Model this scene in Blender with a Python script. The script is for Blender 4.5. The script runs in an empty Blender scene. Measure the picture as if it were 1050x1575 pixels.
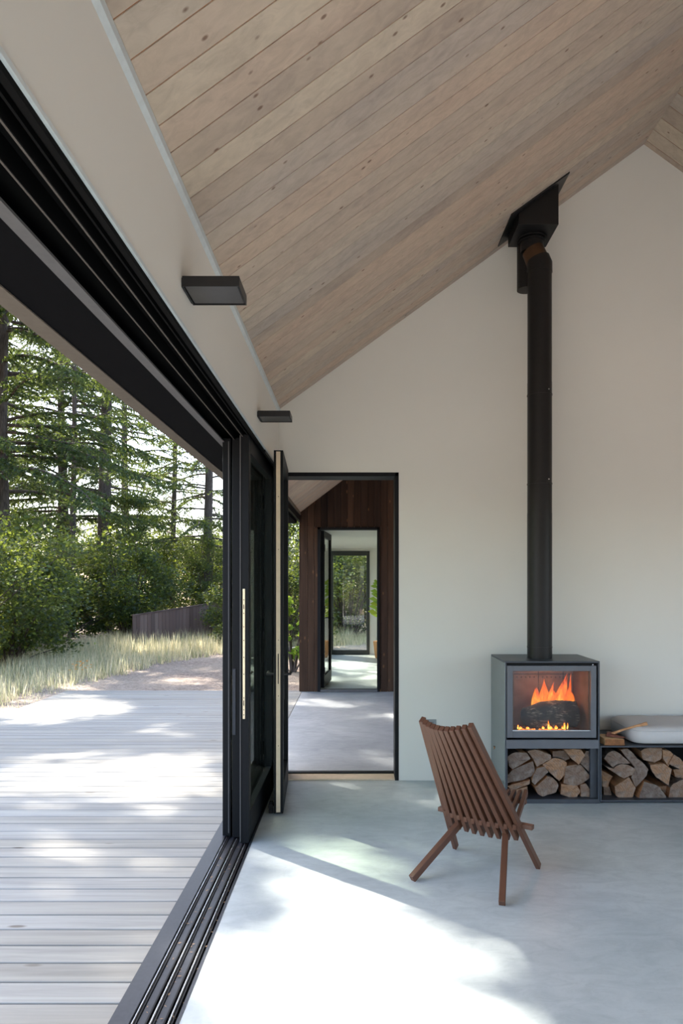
import bpy, math, random
import numpy as np
from mathutils import Vector, Matrix
random.seed(7); rng = np.random.default_rng(11)
sc = bpy.context.scene
COL = sc.collection

# ------------------------------------------------------------------ camera, sky, sun, exposure
cam_d = bpy.data.cameras.new('camera'); cam = bpy.data.objects.new('camera', cam_d); COL.objects.link(cam)
cam.location = (0, 0, 1.53); cam.rotation_euler = (math.pi/2, 0, 0)
cam_d.sensor_width = 36; cam_d.lens = 24; cam_d.shift_x = -22/1575; cam_d.shift_y = 111.5/1575
cam_d.clip_start = 0.02; cam_d.clip_end = 500
sc.camera = cam

SUN_EL = math.radians(46); SUN_AZ = math.atan2(0.64, -0.77)      # direction TO the sun: ahead and to the left
SD = Vector((math.cos(SUN_EL)*math.cos(SUN_AZ), math.cos(SUN_EL)*math.sin(SUN_AZ), math.sin(SUN_EL)))
sun_d = bpy.data.lights.new('sun', 'SUN'); sun_d.energy = 13.0; sun_d.angle = math.radians(0.9); sun_d.color = (1.0, 0.93, 0.83)
sun = bpy.data.objects.new('sun', sun_d); COL.objects.link(sun)
sun.rotation_euler = (-SD).to_track_quat('-Z', 'Y').to_euler(); sun.location = (-20, 16, 30)

world = bpy.data.worlds.new('world'); sc.world = world; world.use_nodes = True
wn = world.node_tree; wn.nodes.clear()
sky = wn.nodes.new('ShaderNodeTexSky'); sky.sky_type = 'NISHITA'; sky.sun_disc = False
sky.sun_elevation = SUN_EL; sky.sun_rotation = math.atan2(SD.x, SD.y); sky.air_density = 1.0; sky.dust_density = 2.5; sky.ozone_density = 1.0
bg = wn.nodes.new('ShaderNodeBackground'); bg.inputs[1].default_value = 0.50
wo = wn.nodes.new('ShaderNodeOutputWorld'); wn.links.new(sky.outputs[0], bg.inputs[0]); wn.links.new(bg.outputs[0], wo.inputs[0])

sc.view_settings.view_transform = 'Standard'; sc.view_settings.look = 'None'; sc.view_settings.gamma = 1
sc.view_settings.use_curve_mapping = False
sc.view_settings.exposure = 0.92
cy = sc.cycles
cy.max_bounces = 10; cy.diffuse_bounces = 6; cy.glossy_bounces = 4; cy.transmission_bounces = 6; cy.transparent_max_bounces = 24
cy.sample_clamp_indirect = 6; cy.use_denoising = True; cy.caustics_reflective = False; cy.caustics_refractive = False

# ------------------------------------------------------------------ materials
class NT:
    def __init__(s, name):
        s.m = bpy.data.materials.new(name); s.m.use_nodes = True; s.t = s.m.node_tree; s.t.nodes.clear()
        s.out = s.t.nodes.new('ShaderNodeOutputMaterial')
    def n(s, typ, props=None, **ins):
        nd = s.t.nodes.new('ShaderNode' + typ)
        for k, v in (props or {}).items(): setattr(nd, k, v)
        for k, v in ins.items():
            i = nd.inputs[int(k[1:])] if (k[0] == 'i' and k[1:].isdigit()) else nd.inputs[k.replace('_', ' ')]
            if isinstance(v, bpy.types.NodeSocket): s.t.links.new(v, i)
            else: i.default_value = v
        return nd
    def ramp(s, fac, stops, interp='LINEAR'):
        nd = s.n('ValToRGB', Fac=fac); r = nd.color_ramp; r.interpolation = interp
        while len(r.elements) < len(stops): r.elements.new(0.5)
        for e, (p, c) in zip(r.elements, stops):
            e.position = p; e.color = (c[0], c[1], c[2], 1) if hasattr(c, '__len__') else (c, c, c, 1)
        return nd.outputs[0]
    def mix(s, fac, a, b, mode='MIX'):
        nd = s.n('MixRGB', {'blend_type': mode}, Fac=fac, Color1=a if not isinstance(a, tuple) else (*a[:3], 1), Color2=b if not isinstance(b, tuple) else (*b[:3], 1))
        return nd.outputs[0]
    def math(s, op, a, b=0.0, clamp=False):
        return s.n('Math', {'operation': op, 'use_clamp': clamp}, i0=a, i1=b).outputs[0]
    def coord(s, scale=(1, 1, 1), off=None, kind='Object'):
        c = s.n('TexCoord').outputs[kind]
        if off is not None: c = s.n('VectorMath', {'operation': 'ADD'}, i0=c, i1=off).outputs[0]
        return s.n('VectorMath', {'operation': 'MULTIPLY'}, i0=c, i1=scale).outputs[0]
    def noise(s, vec, scale=5, detail=4, rough=0.55, dist=0.0):
        return s.n('TexNoise', Vector=vec, Scale=scale, Detail=detail, Roughness=rough, Distortion=dist).outputs[0]
    def bump(s, h, strength=0.3, dist=0.01):
        return s.n('Bump', Height=h, Strength=strength, Distance=dist).outputs[0]
    def pbr(s, color, rough=0.5, metal=0.0, normal=None, spec=0.5, **kw):
        p = s.n('BsdfPrincipled', Roughness=rough, Metallic=metal)
        if isinstance(color, bpy.types.NodeSocket): s.t.links.new(color, p.inputs['Base Color'])
        else: p.inputs['Base Color'].default_value = (*color[:3], 1)
        p.inputs['Specular IOR Level'].default_value = spec
        if normal is not None: s.t.links.new(normal, p.inputs['Normal'])
        for k, v in kw.items(): p.inputs[k.replace('_', ' ')].default_value = v
        return p.outputs[0]
    def fin(s, sh): s.t.links.new(sh, s.out.inputs[0]); return s.m
    def isl(s): return s.n('NewGeometry').outputs['Random Per Island']

def simple(name, col, rough=0.5, metal=0.0, var=0.06, scale=30, bump=0.05, spec=0.35):
    m = NT(name); v = m.noise(m.coord(), scale, 4)
    c = m.mix(m.ramp(v, [(0.3, 0.0), (0.7, 1.0)]), tuple(x*(1-var) for x in col), tuple(min(1, x*(1+var)) for x in col))
    return m.fin(m.pbr(c, rough, metal, m.bump(v, bump, 0.002), spec))

def boards(name, cols, axis, groove=None, knot=(0.12, 0.06, 0.03), kscale=(2.2, 7.8), rough=0.55, grain=0.35, spread=1.0, kd=0.07, spec=0.4):
    """wood whose grain runs along axis 0 (x), 1 (y) or 2 (z); every loose board gets its own tone"""
    m = NT(name); r = m.isl()
    off = m.n('CombineXYZ', X=m.math('MULTIPLY', r, 37.0), Y=m.math('MULTIPLY', r, 11.0), Z=m.math('MULTIPLY', r, 23.0)).outputs[0]
    s = [24, 24, 24]; s[axis] = 0.9
    g = m.noise(m.coord(tuple(s), off), 1.0, 5, 0.6, 0.6)
    s2 = [5, 5, 5]; s2[axis] = 0.5
    g2 = m.noise(m.coord(tuple(s2), off), 1.0, 3, 0.5, 0.4)
    base = m.ramp(r, [(i/(len(cols)-1), c) for i, c in enumerate(cols)])
    c = m.mix(m.ramp(g, [(0.35, 0.0), (0.7, grain)]), base, tuple(x*0.45 for x in cols[0]))
    c = m.mix(m.ramp(g2, [(0.3, 0.0), (0.75, 0.45*spread)]), c, cols[-1])
    k = [kscale[1]]*3; k[axis] = kscale[0]
    vo = m.n('TexVoronoi', Vector=m.coord(tuple(k), off), Scale=1.0, Randomness=1.0)
    msk = m.ramp(vo.outputs['Distance'], [(kd*0.5, 1.0), (kd, 0.0)])
    sel = m.ramp(m.n('SeparateColor', Color=vo.outputs['Color']).outputs[0], [(0.45, 0.0), (0.5, 1.0)])
    c = m.mix(m.math('MULTIPLY', m.math('MULTIPLY', msk, sel), 0.8), c, knot)
    return m.fin(m.pbr(c, rough, 0, m.bump(g, 0.12, 0.003), spec))

def paint():
    m = NT('warm_white_plaster'); v = m.noise(m.coord(), 2.0, 3); f = m.noise(m.coord(), 180, 2)
    c = m.mix(v, (0.70, 0.685, 0.635), (0.735, 0.72, 0.67))
    return m.fin(m.pbr(c, 0.75, 0, m.bump(f, 0.03, 0.001), 0.25))
def concrete(name, a, b, rough=(0.28, 0.5)):
    m = NT(name); n1 = m.noise(m.coord(), 0.9, 6, 0.62, 0.8); n2 = m.noise(m.coord((1, 2.2, 1)), 5.0, 7, 0.7, 1.2); n3 = m.noise(m.coord(), 60, 3)
    c = m.mix(m.ramp(n1, [(0.3, 0.0), (0.7, 1.0)]), a, b)
    c = m.mix(m.ramp(n2, [(0.42, 0.0), (0.68, 0.38)]), c, tuple(x*0.72 for x in a))
    c = m.mix(m.ramp(n3, [(0.55, 0.0), (0.8, 0.18)]), c, tuple(x*0.6 for x in a))
    vo = m.n('TexVoronoi', Vector=m.coord(), Scale=1.7).outputs['Distance']
    c = m.mix(m.ramp(vo, [(0.008, 0.75), (0.016, 0.0)]), c, (0.12, 0.10, 0.08))
    rr = m.n('MapRange', Value=n2, To_Min=rough[0], To_Max=rough[1]).outputs[0]
    p = m.pbr(c, 0.4, 0, m.bump(n2, 0.05, 0.004), 0.5); m.t.links.new(rr, p.node.inputs['Roughness'])
    return m.fin(p)
def glass(name, tint, refl=1.0, rough=0.0):
    m = NT(name); fr = m.n('Fresnel', IOR=m.math('SUBTRACT', 1.45, m.math('MULTIPLY', m.n('NewGeometry').outputs['Backfacing'], 1.45-1/1.45))).outputs[0]
    t = m.n('BsdfTransparent', Color=(*tint, 1)).outputs[0]; g = m.n('BsdfGlossy', Color=(refl, refl, refl, 1), Roughness=rough).outputs[0]
    return m.fin(m.n('MixShader', i0=fr, i1=t, i2=g).outputs[0])
def foliage(name, stops, trans=0.45, tcol=(0.45, 0.62, 0.10), rough=0.55):
    m = NT(name); c = m.ramp(m.isl(), stops)
    d = m.n('BsdfPrincipled', Base_Color=c, Roughness=rough).outputs[0]
    t = m.n('BsdfTranslucent', Color=m.mix(0.55, c, tcol)).outputs[0]
    return m.fin(m.n('MixShader', i0=trans, i1=d, i2=t).outputs[0])
def bark(name, a, b, sc_=6, axis=2):
    m = NT(name); s = [4, 4, 4]; s[axis] = 0.8
    n = m.noise(m.coord(tuple(s)), sc_, 6, 0.7, 0.5)
    return m.fin(m.pbr(m.ramp(n, [(0.3, a), (0.7, b)]), 0.9, 0, m.bump(n, 0.8, 0.02), 0.2))

WALL = paint()
CEIL = boards('whitewashed_pine', [(0.40, 0.315, 0.255), (0.51, 0.405, 0.325), (0.56, 0.41, 0.31), (0.45, 0.385, 0.335), (0.61, 0.50, 0.375)], 0, knot=(0.13, 0.06, 0.035), grain=0.42, kscale=(5.5, 14.0), kd=0.135, rough=0.6)
GROOVE = simple('pine_groove', (0.42, 0.15, 0.045), 0.8)
DECK = boards('weathered_deck_wood', [(0.27, 0.262, 0.24), (0.345, 0.335, 0.305), (0.30, 0.28, 0.235), (0.375, 0.37, 0.34)], 0, knot=(0.08, 0.055, 0.035), grain=0.62, kscale=(2.2, 7.5), rough=0.6, kd=0.11)
CHAR = boards('charred_cedar', [(0.012, 0.008, 0.007), (0.036, 0.019, 0.012), (0.017, 0.011, 0.010), (0.095, 0.052, 0.032)], 2, knot=(0.20, 0.10, 0.05), grain=0.7, kscale=(5.5, 12.0), rough=0.75, kd=0.17, spec=0.15)
FENCE = boards('charred_fence_wood', [(0.10, 0.060, 0.048), (0.19, 0.12, 0.10), (0.06, 0.038, 0.034), (0.26, 0.18, 0.15)], 2, knot=(0.03, 0.02, 0.02), grain=0.3, kscale=(2.0, 5.0))
CHAIRW = boards('oiled_walnut', [(0.052, 0.021, 0.013), (0.105, 0.043, 0.024), (0.070, 0.027, 0.017), (0.155, 0.068, 0.037)], 2, knot=(0.03, 0.012, 0.01), grain=0.5, kscale=(1.2, 12), rough=0.42)
CONC = concrete('polished_concrete', (0.36, 0.405, 0.41), (0.54, 0.575, 0.565))
CONC2 = concrete('outdoor_concrete', (0.27, 0.29, 0.305), (0.42, 0.435, 0.445), (0.45, 0.7))
BLACK = simple('black_anodised_aluminium', (0.007, 0.0075, 0.009), 0.5, 0.0, 0.08, 30, 0.02, 0.16)
SOFF = simple('black_soffit_panel', (0.004, 0.004, 0.005), 0.85, 0, 0.1, 30, 0, 0.05)
TRACKB = simple('black_track_channel', (0.004, 0.004, 0.004), 0.8, 0, 0.1, 30, 0, 0.08)
SILL = simple('dark_grey_aluminium', (0.035, 0.039, 0.048), 0.40, 0.3, 0.1, 60)
RAIL = simple('steel_rail', (0.62, 0.63, 0.65), 0.25, 0.9)
STRIP = simple('grey_metal_strip', (0.11, 0.105, 0.105), 0.6, 0.0)
TAUPE = simple('weathered_fascia_edge', (0.16, 0.135, 0.11), 0.8, spec=0.1)
FINE = simple('taupe_fin_edge', (0.10, 0.088, 0.078), 0.7, spec=0.1)
FIX = simple('black_powder_coat', (0.018, 0.017, 0.018), 0.45)
STEEL = simple('dark_grey_stove_steel', (0.06, 0.066, 0.078), 0.38, 0.3, 0.1, 12)
STEEL_SHEEN = simple('blued_steel_side', (0.24, 0.27, 0.27), 0.27, 0.8, 0.08, 12)  # lighter copy of the stove steel: bright reflection put into its colour
STEEL2 = simple('grey_stove_door_steel', (0.13, 0.135, 0.15), 0.4, 0.3, 0.05, 12)
DARK = simple('matt_black_interior', (0.012, 0.012, 0.013), 0.8)
FLUE = simple('matt_black_flue', (0.012, 0.011, 0.011), 0.45, 0.2)
BRONZE = simple('heat_browned_steel', (0.10, 0.055, 0.03), 0.45, 0.6)
BRASS = simple('pale_brass', (0.78, 0.66, 0.46), 0.35, 0.6)
CREAM = simple('cream_timber_edge', (0.62, 0.50, 0.36), 0.55)
LIT_EDGE = simple('pale_bead', (0.58, 0.63, 0.64), 0.6)  # bluish light on the plaster edges, put into the colour
GREYP = simple('grey_outlet_plastic', (0.28, 0.30, 0.31), 0.45)
PANE = glass('window_glass', (0.945, 0.97, 0.93))
PANE_C = glass('clear_glass', (0.92, 0.96, 0.93))
FIREGLASS = glass('stove_glass', (0.93, 0.90, 0.86))
PLANTPOT = simple('terracotta', (0.62, 0.30, 0.12), 0.7)
ROOFM = simple('dark_roofing', (0.04, 0.04, 0.045), 0.7)
def fabric():
    m = NT('grey_linen'); c0 = m.coord((1, 1, 1)); w = m.n('TexWave', {'wave_type': 'BANDS', 'bands_direction': 'X'}, Vector=c0, Scale=60.0, Distortion=0.5).outputs[0]
    n = m.noise(m.coord((200, 200, 200)), 1, 2); c = m.mix(m.math('MULTIPLY', w, 0.35), (0.55, 0.53, 0.52), (0.66, 0.645, 0.63))
    return m.fin(m.pbr(m.mix(m.math('MULTIPLY', n, 0.3), c, (0.42, 0.40, 0.39)), 0.9, 0, m.bump(n, 0.2, 0.001), 0.2))
LINEN = fabric()
NEEDLE = foliage('fir_needles', [(0, (0.006, 0.022, 0.017)), (0.55, (0.014, 0.042, 0.025)), (0.85, (0.045, 0.085, 0.028)), (1, (0.17, 0.21, 0.045))], 0.27, (0.40, 0.50, 0.06))
LEAF = foliage('shrub_leaves', [(0, (0.006, 0.022, 0.015)), (0.5, (0.017, 0.045, 0.021)), (0.8, (0.045, 0.085, 0.024)), (1, (0.30, 0.33, 0.06))], 0.36, (0.45, 0.52, 0.05))
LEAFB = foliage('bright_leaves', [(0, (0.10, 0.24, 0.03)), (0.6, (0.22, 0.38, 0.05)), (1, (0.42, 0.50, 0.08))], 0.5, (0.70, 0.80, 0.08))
GRASS = foliage('dry_grass', [(0, (0.16, 0.21, 0.09)), (0.3, (0.36, 0.35, 0.17)), (0.5, (0.72, 0.60, 0.36)), (1, (0.90, 0.80, 0.56))], 0.45, (0.90, 0.86, 0.60))
FLOWER = foliage('orange_petals', [(0, (0.8, 0.30, 0.03)), (1, (0.9, 0.45, 0.04))], 0.3, (0.9, 0.5, 0.1))
BARK = bark('fir_bark', (0.035, 0.026, 0.022), (0.15, 0.115, 0.095))
LBARK = bark('firewood_bark', (0.022, 0.016, 0.013), (0.15, 0.12, 0.10), 14, 1)
def logside():
    m = NT('split_firewood_side'); r = m.n('ObjectInfo').outputs['Random']; n = m.noise(m.coord((40, 3, 40)), 1, 5, 0.6, 0.5)
    c = m.mix(r, (0.28, 0.12, 0.05), (0.46, 0.25, 0.12)); c = m.mix(m.ramp(n, [(0.35, 0), (0.7, 0.8)]), c, (0.13, 0.055, 0.028))
    return m.fin(m.pbr(c, 0.8, 0, m.bump(n, 0.5, 0.006), 0.2))
def logend():
    m = NT('firewood_end_grain'); r = m.n('ObjectInfo').outputs['Random']
    o = m.n('CombineXYZ', X=m.math('MULTIPLY', r, 0.3), Y=0.0, Z=-0.12).outputs[0]
    w = m.n('TexWave', {'wave_type': 'RINGS', 'rings_direction': 'Y'}, Vector=m.coord((1, 0.1, 1), o, 'Generated'), Scale=3.5, Distortion=6.0, Detail=3.0, Detail_Scale=2.0).outputs[0]
    n = m.noise(m.coord((9, 60, 60)), 1, 6, 0.7, 0.6); n2 = m.noise(m.coord(), 22, 5)
    c = m.mix(m.math('FRACT', m.math('MULTIPLY', r, 7.3)), (0.15, 0.12, 0.105), (0.36, 0.20, 0.11))
    c = m.mix(m.math('MULTIPLY', w, 0.45), c, (0.13, 0.085, 0.06)); c = m.mix(m.ramp(n, [(0.5, 0.0), (0.72, 0.9)]), c, (0.06, 0.04, 0.03))
    c = m.mix(m.ramp(n2, [(0.45, 0.0), (0.75, 0.6)]), c, (0.32, 0.28, 0.25))
    return m.fin(m.pbr(c, 0.9, 0, m.bump(n, 0.6, 0.004), 0.15))
LSIDE, LEND = logside(), logend()
def charlog():
    m = NT('charred_log'); n = m.noise(m.coord((14, 50, 60)), 1, 6, 0.75, 1.2); n2 = m.noise(m.coord(), 16, 5)
    c = m.ramp(n, [(0.35, (0.010, 0.008, 0.008)), (0.52, (0.05, 0.04, 0.035)), (0.66, (0.42, 0.36, 0.30))])
    return m.fin(m.pbr(m.mix(m.ramp(n2, [(0.4, 1.0), (0.6, 0.0)]), c, (0.02, 0.018, 0.017)), 0.9, 0, m.bump(n, 0.9, 0.01), 0.2))
def emis(name, stops, strength, axis_scale, zlo, zhi):
    m = NT(name); n = m.noise(m.coord(axis_scale), 1, 3, 0.6, 1.2)
    z = m.n('SeparateXYZ', Vector=m.n('TexCoord').outputs['Generated']).outputs[2]
    f = m.math('ADD', m.math('MULTIPLY', n, 1.1), m.math('MULTIPLY', z, -0.45))
    e = m.n('Emission', Color=m.ramp(f, stops), Strength=strength).outputs[0]
    lw = m.n('LayerWeight', Blend=0.35).outputs['Facing']
    a = m.math('MULTIPLY', m.math('SUBTRACT', 1.0, lw), m.ramp(m.math('ADD', f, 0.12), [(0.18, 0.0), (0.42, 1.0)]))
    return m.fin(m.n('MixShader', i0=a, i1=m.n('BsdfTransparent').outputs[0], i2=e).outputs[0])
FLAME = emis('flame', [(0.15, (0.85, 0.10, 0.015)), (0.42, (1.0, 0.22, 0.02)), (0.58, (1.0, 0.45, 0.06)), (0.72, (1.0, 0.72, 0.25))], 0.8, (26, 26, 8), 0, 1)
EMBER = emis('ember_glow', [(0.1, (0.8, 0.06, 0.01)), (0.3, (1.0, 0.25, 0.02)), (0.55, (1.0, 0.62, 0.12))], 1.6, (60, 60, 60), 0, 1)
FIREBRICK = simple('firebrick', (0.13, 0.085, 0.062), 0.85, 0, 0.25, 14)
def gravel():
    m = NT('gravel_and_soil'); v = m.n('TexVoronoi', Vector=m.coord(), Scale=38.0); n = m.noise(m.coord(), 0.6, 5); n3 = m.noise(m.coord(), 9, 5)
    c = m.mix(m.n('SeparateColor', Color=v.outputs['Color']).outputs[0], (0.20, 0.155, 0.125), (0.46, 0.37, 0.30))
    c = m.mix(m.ramp(n3, [(0.45, 0), (0.75, 0.6)]), c, (0.13, 0.095, 0.07)); c = m.mix(m.ramp(n, [(0.4, 0), (0.6, 0.35)]), c, (0.42, 0.36, 0.28))
    return m.fin(m.pbr(c, 0.95, 0, m.bump(v.outputs['Distance'], 0.7, 0.02), 0.2))
GRAVEL = gravel()
SOIL = simple('forest_soil', (0.10, 0.085, 0.05), 0.95, 0, 0.4, 4)
ROCK = simple('grey_boulder', (0.33, 0.31, 0.29), 0.9, 0, 0.3, 8, 0.6)

# ------------------------------------------------------------------ building helpers (all verts in world coordinates)
def wl(o):
    v = Vector((0, 0, 0))
    while o is not None: v = v + o.location; o = o.parent
    return v
class MB:
    def __init__(s): s.v = []; s.f = []; s.mi = []; s.sm = []
    def add(s, vs, fs, mi=0, sm=False):
        b = len(s.v); s.v += [tuple(v) for v in vs]; s.f += [tuple(i+b for i in f) for f in fs]
        s.mi += [mi]*len(fs) if not hasattr(mi, '__len__') else list(mi); s.sm += [sm]*len(fs); return s
    def box(s, x0, x1, y0, y1, z0, z1, mi=0):
        return s.add([(x, y, z) for x in (x0, x1) for y in (y0, y1) for z in (z0, z1)],
            [(0, 1, 3, 2), (4, 6, 7, 5), (0, 4, 5, 1), (2, 3, 7, 6), (0, 2, 6, 4), (1, 5, 7, 3)], mi)
    def hexa(s, p, mi=0):   # 8 points: bottom loop 4, top loop 4
        return s.add(p, [(3, 2, 1, 0), (4, 5, 6, 7), (0, 1, 5, 4), (1, 2, 6, 5), (2, 3, 7, 6), (3, 0, 4, 7)], mi)
    def bar(s, p0, p1, w, h, up=(0, 0, 1), w1=None, h1=None, mi=0):
        p0, p1 = Vector(p0), Vector(p1); d = (p1-p0).normalized(); side = d.cross(Vector(up)).normalized(); u = side.cross(d).normalized()
        w1 = w if w1 is None else w1; h1 = h if h1 is None else h1
        q = []
        for p, a, b in ((p0, w/2, h/2), (p1, w1/2, h1/2)): q += [p-side*a-u*b, p+side*a-u*b, p+side*a+u*b, p-side*a+u*b]
        return s.hexa(q, mi)
    def tube(s, pts, rs, n=16, caps=True, mi=0, sm=True):
        pts = [Vector(p) for p in pts]; rs = rs if hasattr(rs, '__len__') else [rs]*len(pts); vs = []; fs = []
        for i, p in enumerate(pts):
            d = (pts[min(i+1, len(pts)-1)]-pts[max(i-1, 0)]).normalized()
            a = d.cross(Vector((0.02, 1, 0.03) if abs(d.y) < 0.9 else (1, 0, 0))).normalized(); b = d.cross(a)
            vs += [p+(a*math.cos(2*math.pi*k/n)+b*math.sin(2*math.pi*k/n))*rs[i] for k in range(n)]
        for i in range(len(pts)-1):
            fs += [(i*n+k, i*n+(k+1) % n, (i+1)*n+(k+1) % n, (i+1)*n+k) for k in range(n)]
        s.add(vs, fs, mi, sm)
        if caps:
            s.add(vs[:n], [tuple(range(n))[::-1]], mi); s.add(vs[-n:], [tuple(range(n))], mi)
        return s
    def prism(s, poly, y0, y1, mi=0):     # poly of (x,z) extruded along y
        n = len(poly)
        return s.add([(x, y0, z) for x, z in poly]+[(x, y1, z) for x, z in poly],
            [tuple(range(n)), tuple(range(2*n-1, n-1, -1))]+[(i, i+n, (i+1) % n+n, (i+1) % n) for i in range(n)], mi)
    def build(s, name, mats, parent=None, bevel=0, seg=2):
        me = bpy.data.meshes.new(name); off = wl(parent) if parent else Vector((0, 0, 0))
        me.from_pydata([(v[0]-off.x, v[1]-off.y, v[2]-off.z) for v in s.v], [], s.f)
        for m in (mats if isinstance(mats, (list, tuple)) else [mats]): me.materials.append(m)
        me.polygons.foreach_set('material_index', s.mi); me.polygons.foreach_set('use_smooth', s.sm)
        me.update()
        import bmesh
        bm = bmesh.new(); bm.from_mesh(me); bmesh.ops.recalc_face_normals(bm, faces=bm.faces); bm.to_mesh(me); bm.free()
        o = bpy.data.objects.new(name, me); COL.objects.link(o)
        if parent: o.parent = parent
        if bevel:
            b = o.modifiers.new('bevel', 'BEVEL'); b.width = bevel; b.segments = seg; b.limit_method = 'ANGLE'; b.angle_limit = math.radians(40)
        return o
def tris(name, V, mat, parent=None, per=3):
    V = np.asarray(V, dtype=np.float32).reshape(-1, 3); n = len(V)//per
    me = bpy.data.meshes.new(name); me.vertices.add(n*per); me.vertices.foreach_set('co', V.ravel())
    me.loops.add(n*per); me.loops.foreach_set('vertex_index', np.arange(n*per, dtype=np.int32))
    me.polygons.add(n); me.polygons.foreach_set('loop_start', np.arange(0, n*per, per, dtype=np.int32))
    me.materials.append(mat); me.update(calc_edges=True); me.validate()
    o = bpy.data.objects.new(name, me); COL.objects.link(o)
    if parent: o.parent = parent
    return o
def tag(o, label, cat=None, group=None, kind=None):
    o['label'] = label
    if cat: o['category'] = cat
    if group: o['group'] = group
    if kind: o['kind'] = kind
    return o
def empty(name, loc, label, cat, group=None, kind=None):
    o = bpy.data.objects.new(name, None); COL.objects.link(o); o.location = loc; o.empty_display_size = 0.1
    return tag(o, label, cat, group, kind)
def struct(o, label, cat=None): return tag(o, label, cat, None, 'structure')
def copy_tree(o, parent=None):
    c = o.copy(); COL.objects.link(c); c.parent = parent
    for ch in list(o.children): copy_tree(ch, c)
    return c

# ------------------------------------------------------------------ the shell
SL = 0.727; EX, EZ = -0.6, 2.895; RX = 2.249; RZ = EZ+(RX-EX)*SL; WX = 2*RX-EX; GY = 5.33
struct(MB().box(-0.616, WX, -4.0, GY+0.2, -0.2, 0).build('floor', CONC), 'pale blue grey polished concrete floor of the stove room', 'floor')
struct(MB().box(-0.77, 4.4, GY+0.2, 9.74, -0.2, -0.004).build('floor_passage', CONC2), 'grey concrete slab of the covered passage', 'floor')

# left wall: white band above the sliding door opening, and a pier behind the camera
def ceil_z(x): return EZ+(x-EX)*SL if x < RX else RZ-(x-RX)*SL
w = MB().box(-0.84, -0.60, -4.0, GY, 2.50, EZ).box(-0.614, -0.60, -4.0, GY, 2.43, 2.50).box(-0.84, -0.60, -4.2, -3.2, 0, 2.43)
struct(w.build('wall_left', WALL), 'white plaster band above the open sliding doors', 'wall')
# stove gable
g = MB()
g.prism([(0.335, 0), (WX, 0), (WX, EZ), (RX, RZ), (0.335, ceil_z(0.335))], GY, GY+0.2)
g.prism([(EX, 2.405), (0.335, 2.405), (0.335, ceil_z(0.335)), (EX, EZ)], GY, GY+0.2)
g.box(-0.86, -0.575, GY+0.04, GY+0.2, 0, 2.405)
struct(g.build('wall_back', WALL), 'tall white gable wall behind the stove', 'wall')
# right wall and rear gable, both with wide glazed openings (behind and beside the camera)
w = MB().box(WX, WX+0.2, -4, -3.4, 0, EZ).box(WX, WX+0.2, 4.0, GY+0.2, 0, EZ).box(WX, WX+0.2, -3.4, 4.0, 2.45, EZ).box(WX, WX+0.2, 0.2, 0.35, 0, 2.45)
struct(w.build('wall_right', WALL), 'white side wall with wide openings', 'wall')
g = MB()
g.box(EX, 0.2, -4.2, -4, 0, 2.45).box(4.3, WX, -4.2, -4, 0, 2.45).prism([(EX, 2.45), (WX, 2.45), (WX, EZ), (RX, RZ), (EX, EZ)], -4.2, -4)
struct(g.build('wall_front', WALL), 'white gable wall with a wide opening behind the viewer', 'wall')

# ceiling boards run up the slope
def slope_boards(mb, xa, xb, y0, y1, pitch, phase, dz=0.0, gap=0.0055):
    k = math.floor((y0-phase)/pitch); y = phase+k*pitch
    while y < y1:
        a, b = max(y+gap/2, y0), min(y+pitch-gap/2, y1)
        if b > a+0.01:
            za, zb = ceil_z(xa)+dz, ceil_z(xb)+dz
            mb.hexa([(xa, a, za), (xb, a, zb), (xb, b, zb), (xa, b, za), (xa, a, za+0.004), (xb, a, zb+0.004), (xb, b, zb+0.004), (xa, b, za+0.004)])
        y += pitch
m = MB(); slope_boards(m, EX, RX, -4, GY, 0.128, 1.66); slope_boards(m, RX, WX, -4, GY, 0.128, 1.70)
struct(m.build('ceiling', CEIL), 'whitewashed knotty pine boards lining the vaulted ceiling', 'ceiling')
m = MB()
for xa, xb in ((-1.12, RX), (RX, WX+0.5)):
    za, zb = ceil_z(xa)+0.0045, ceil_z(xb)+0.0045
    m.hexa([(xa, -4.3, za), (xb, -4.3, zb), (xb, 10.0, zb), (xa, 10.0, za), (xa, -4.3, za+0.02), (xb, -4.3, zb+0.02), (xb, 10.0, zb+0.02), (xa, 10.0, za+0.02)], 0)
    za += 0.021; zb += 0.021
    m.hexa([(xa, -4.3, za), (xb, -4.3, zb), (xb, 10.0, zb), (xa, 10.0, za), (xa, -4.3, za+0.2), (xb, -4.3, zb+0.2), (xb, 10.0, zb+0.2), (xa, 10.0, za+0.2)], 1)
struct(m.build('roof', [GROOVE, ROOFM]), 'dark pitched roof over both wings', 'roof')
# eave strip and bead under the plaster band: bluish light painted into their colour
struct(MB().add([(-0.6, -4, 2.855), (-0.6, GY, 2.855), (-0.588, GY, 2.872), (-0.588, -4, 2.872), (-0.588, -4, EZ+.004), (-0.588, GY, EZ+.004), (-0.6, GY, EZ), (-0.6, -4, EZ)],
    [(0, 1, 2, 3), (3, 2, 5, 4), (4, 5, 6, 7), (0, 3, 4, 7), (1, 6, 5, 2), (0, 7, 6, 1)]).build('trim_1', LIT_EDGE), 'pale strip where the plaster meets the pine ceiling', 'trim')
struct(MB().box(-0.606, -0.594, -3.2, GY, 2.420, 2.432).build('trim_2', LIT_EDGE), 'pale bead under the plaster band', 'trim')

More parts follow.
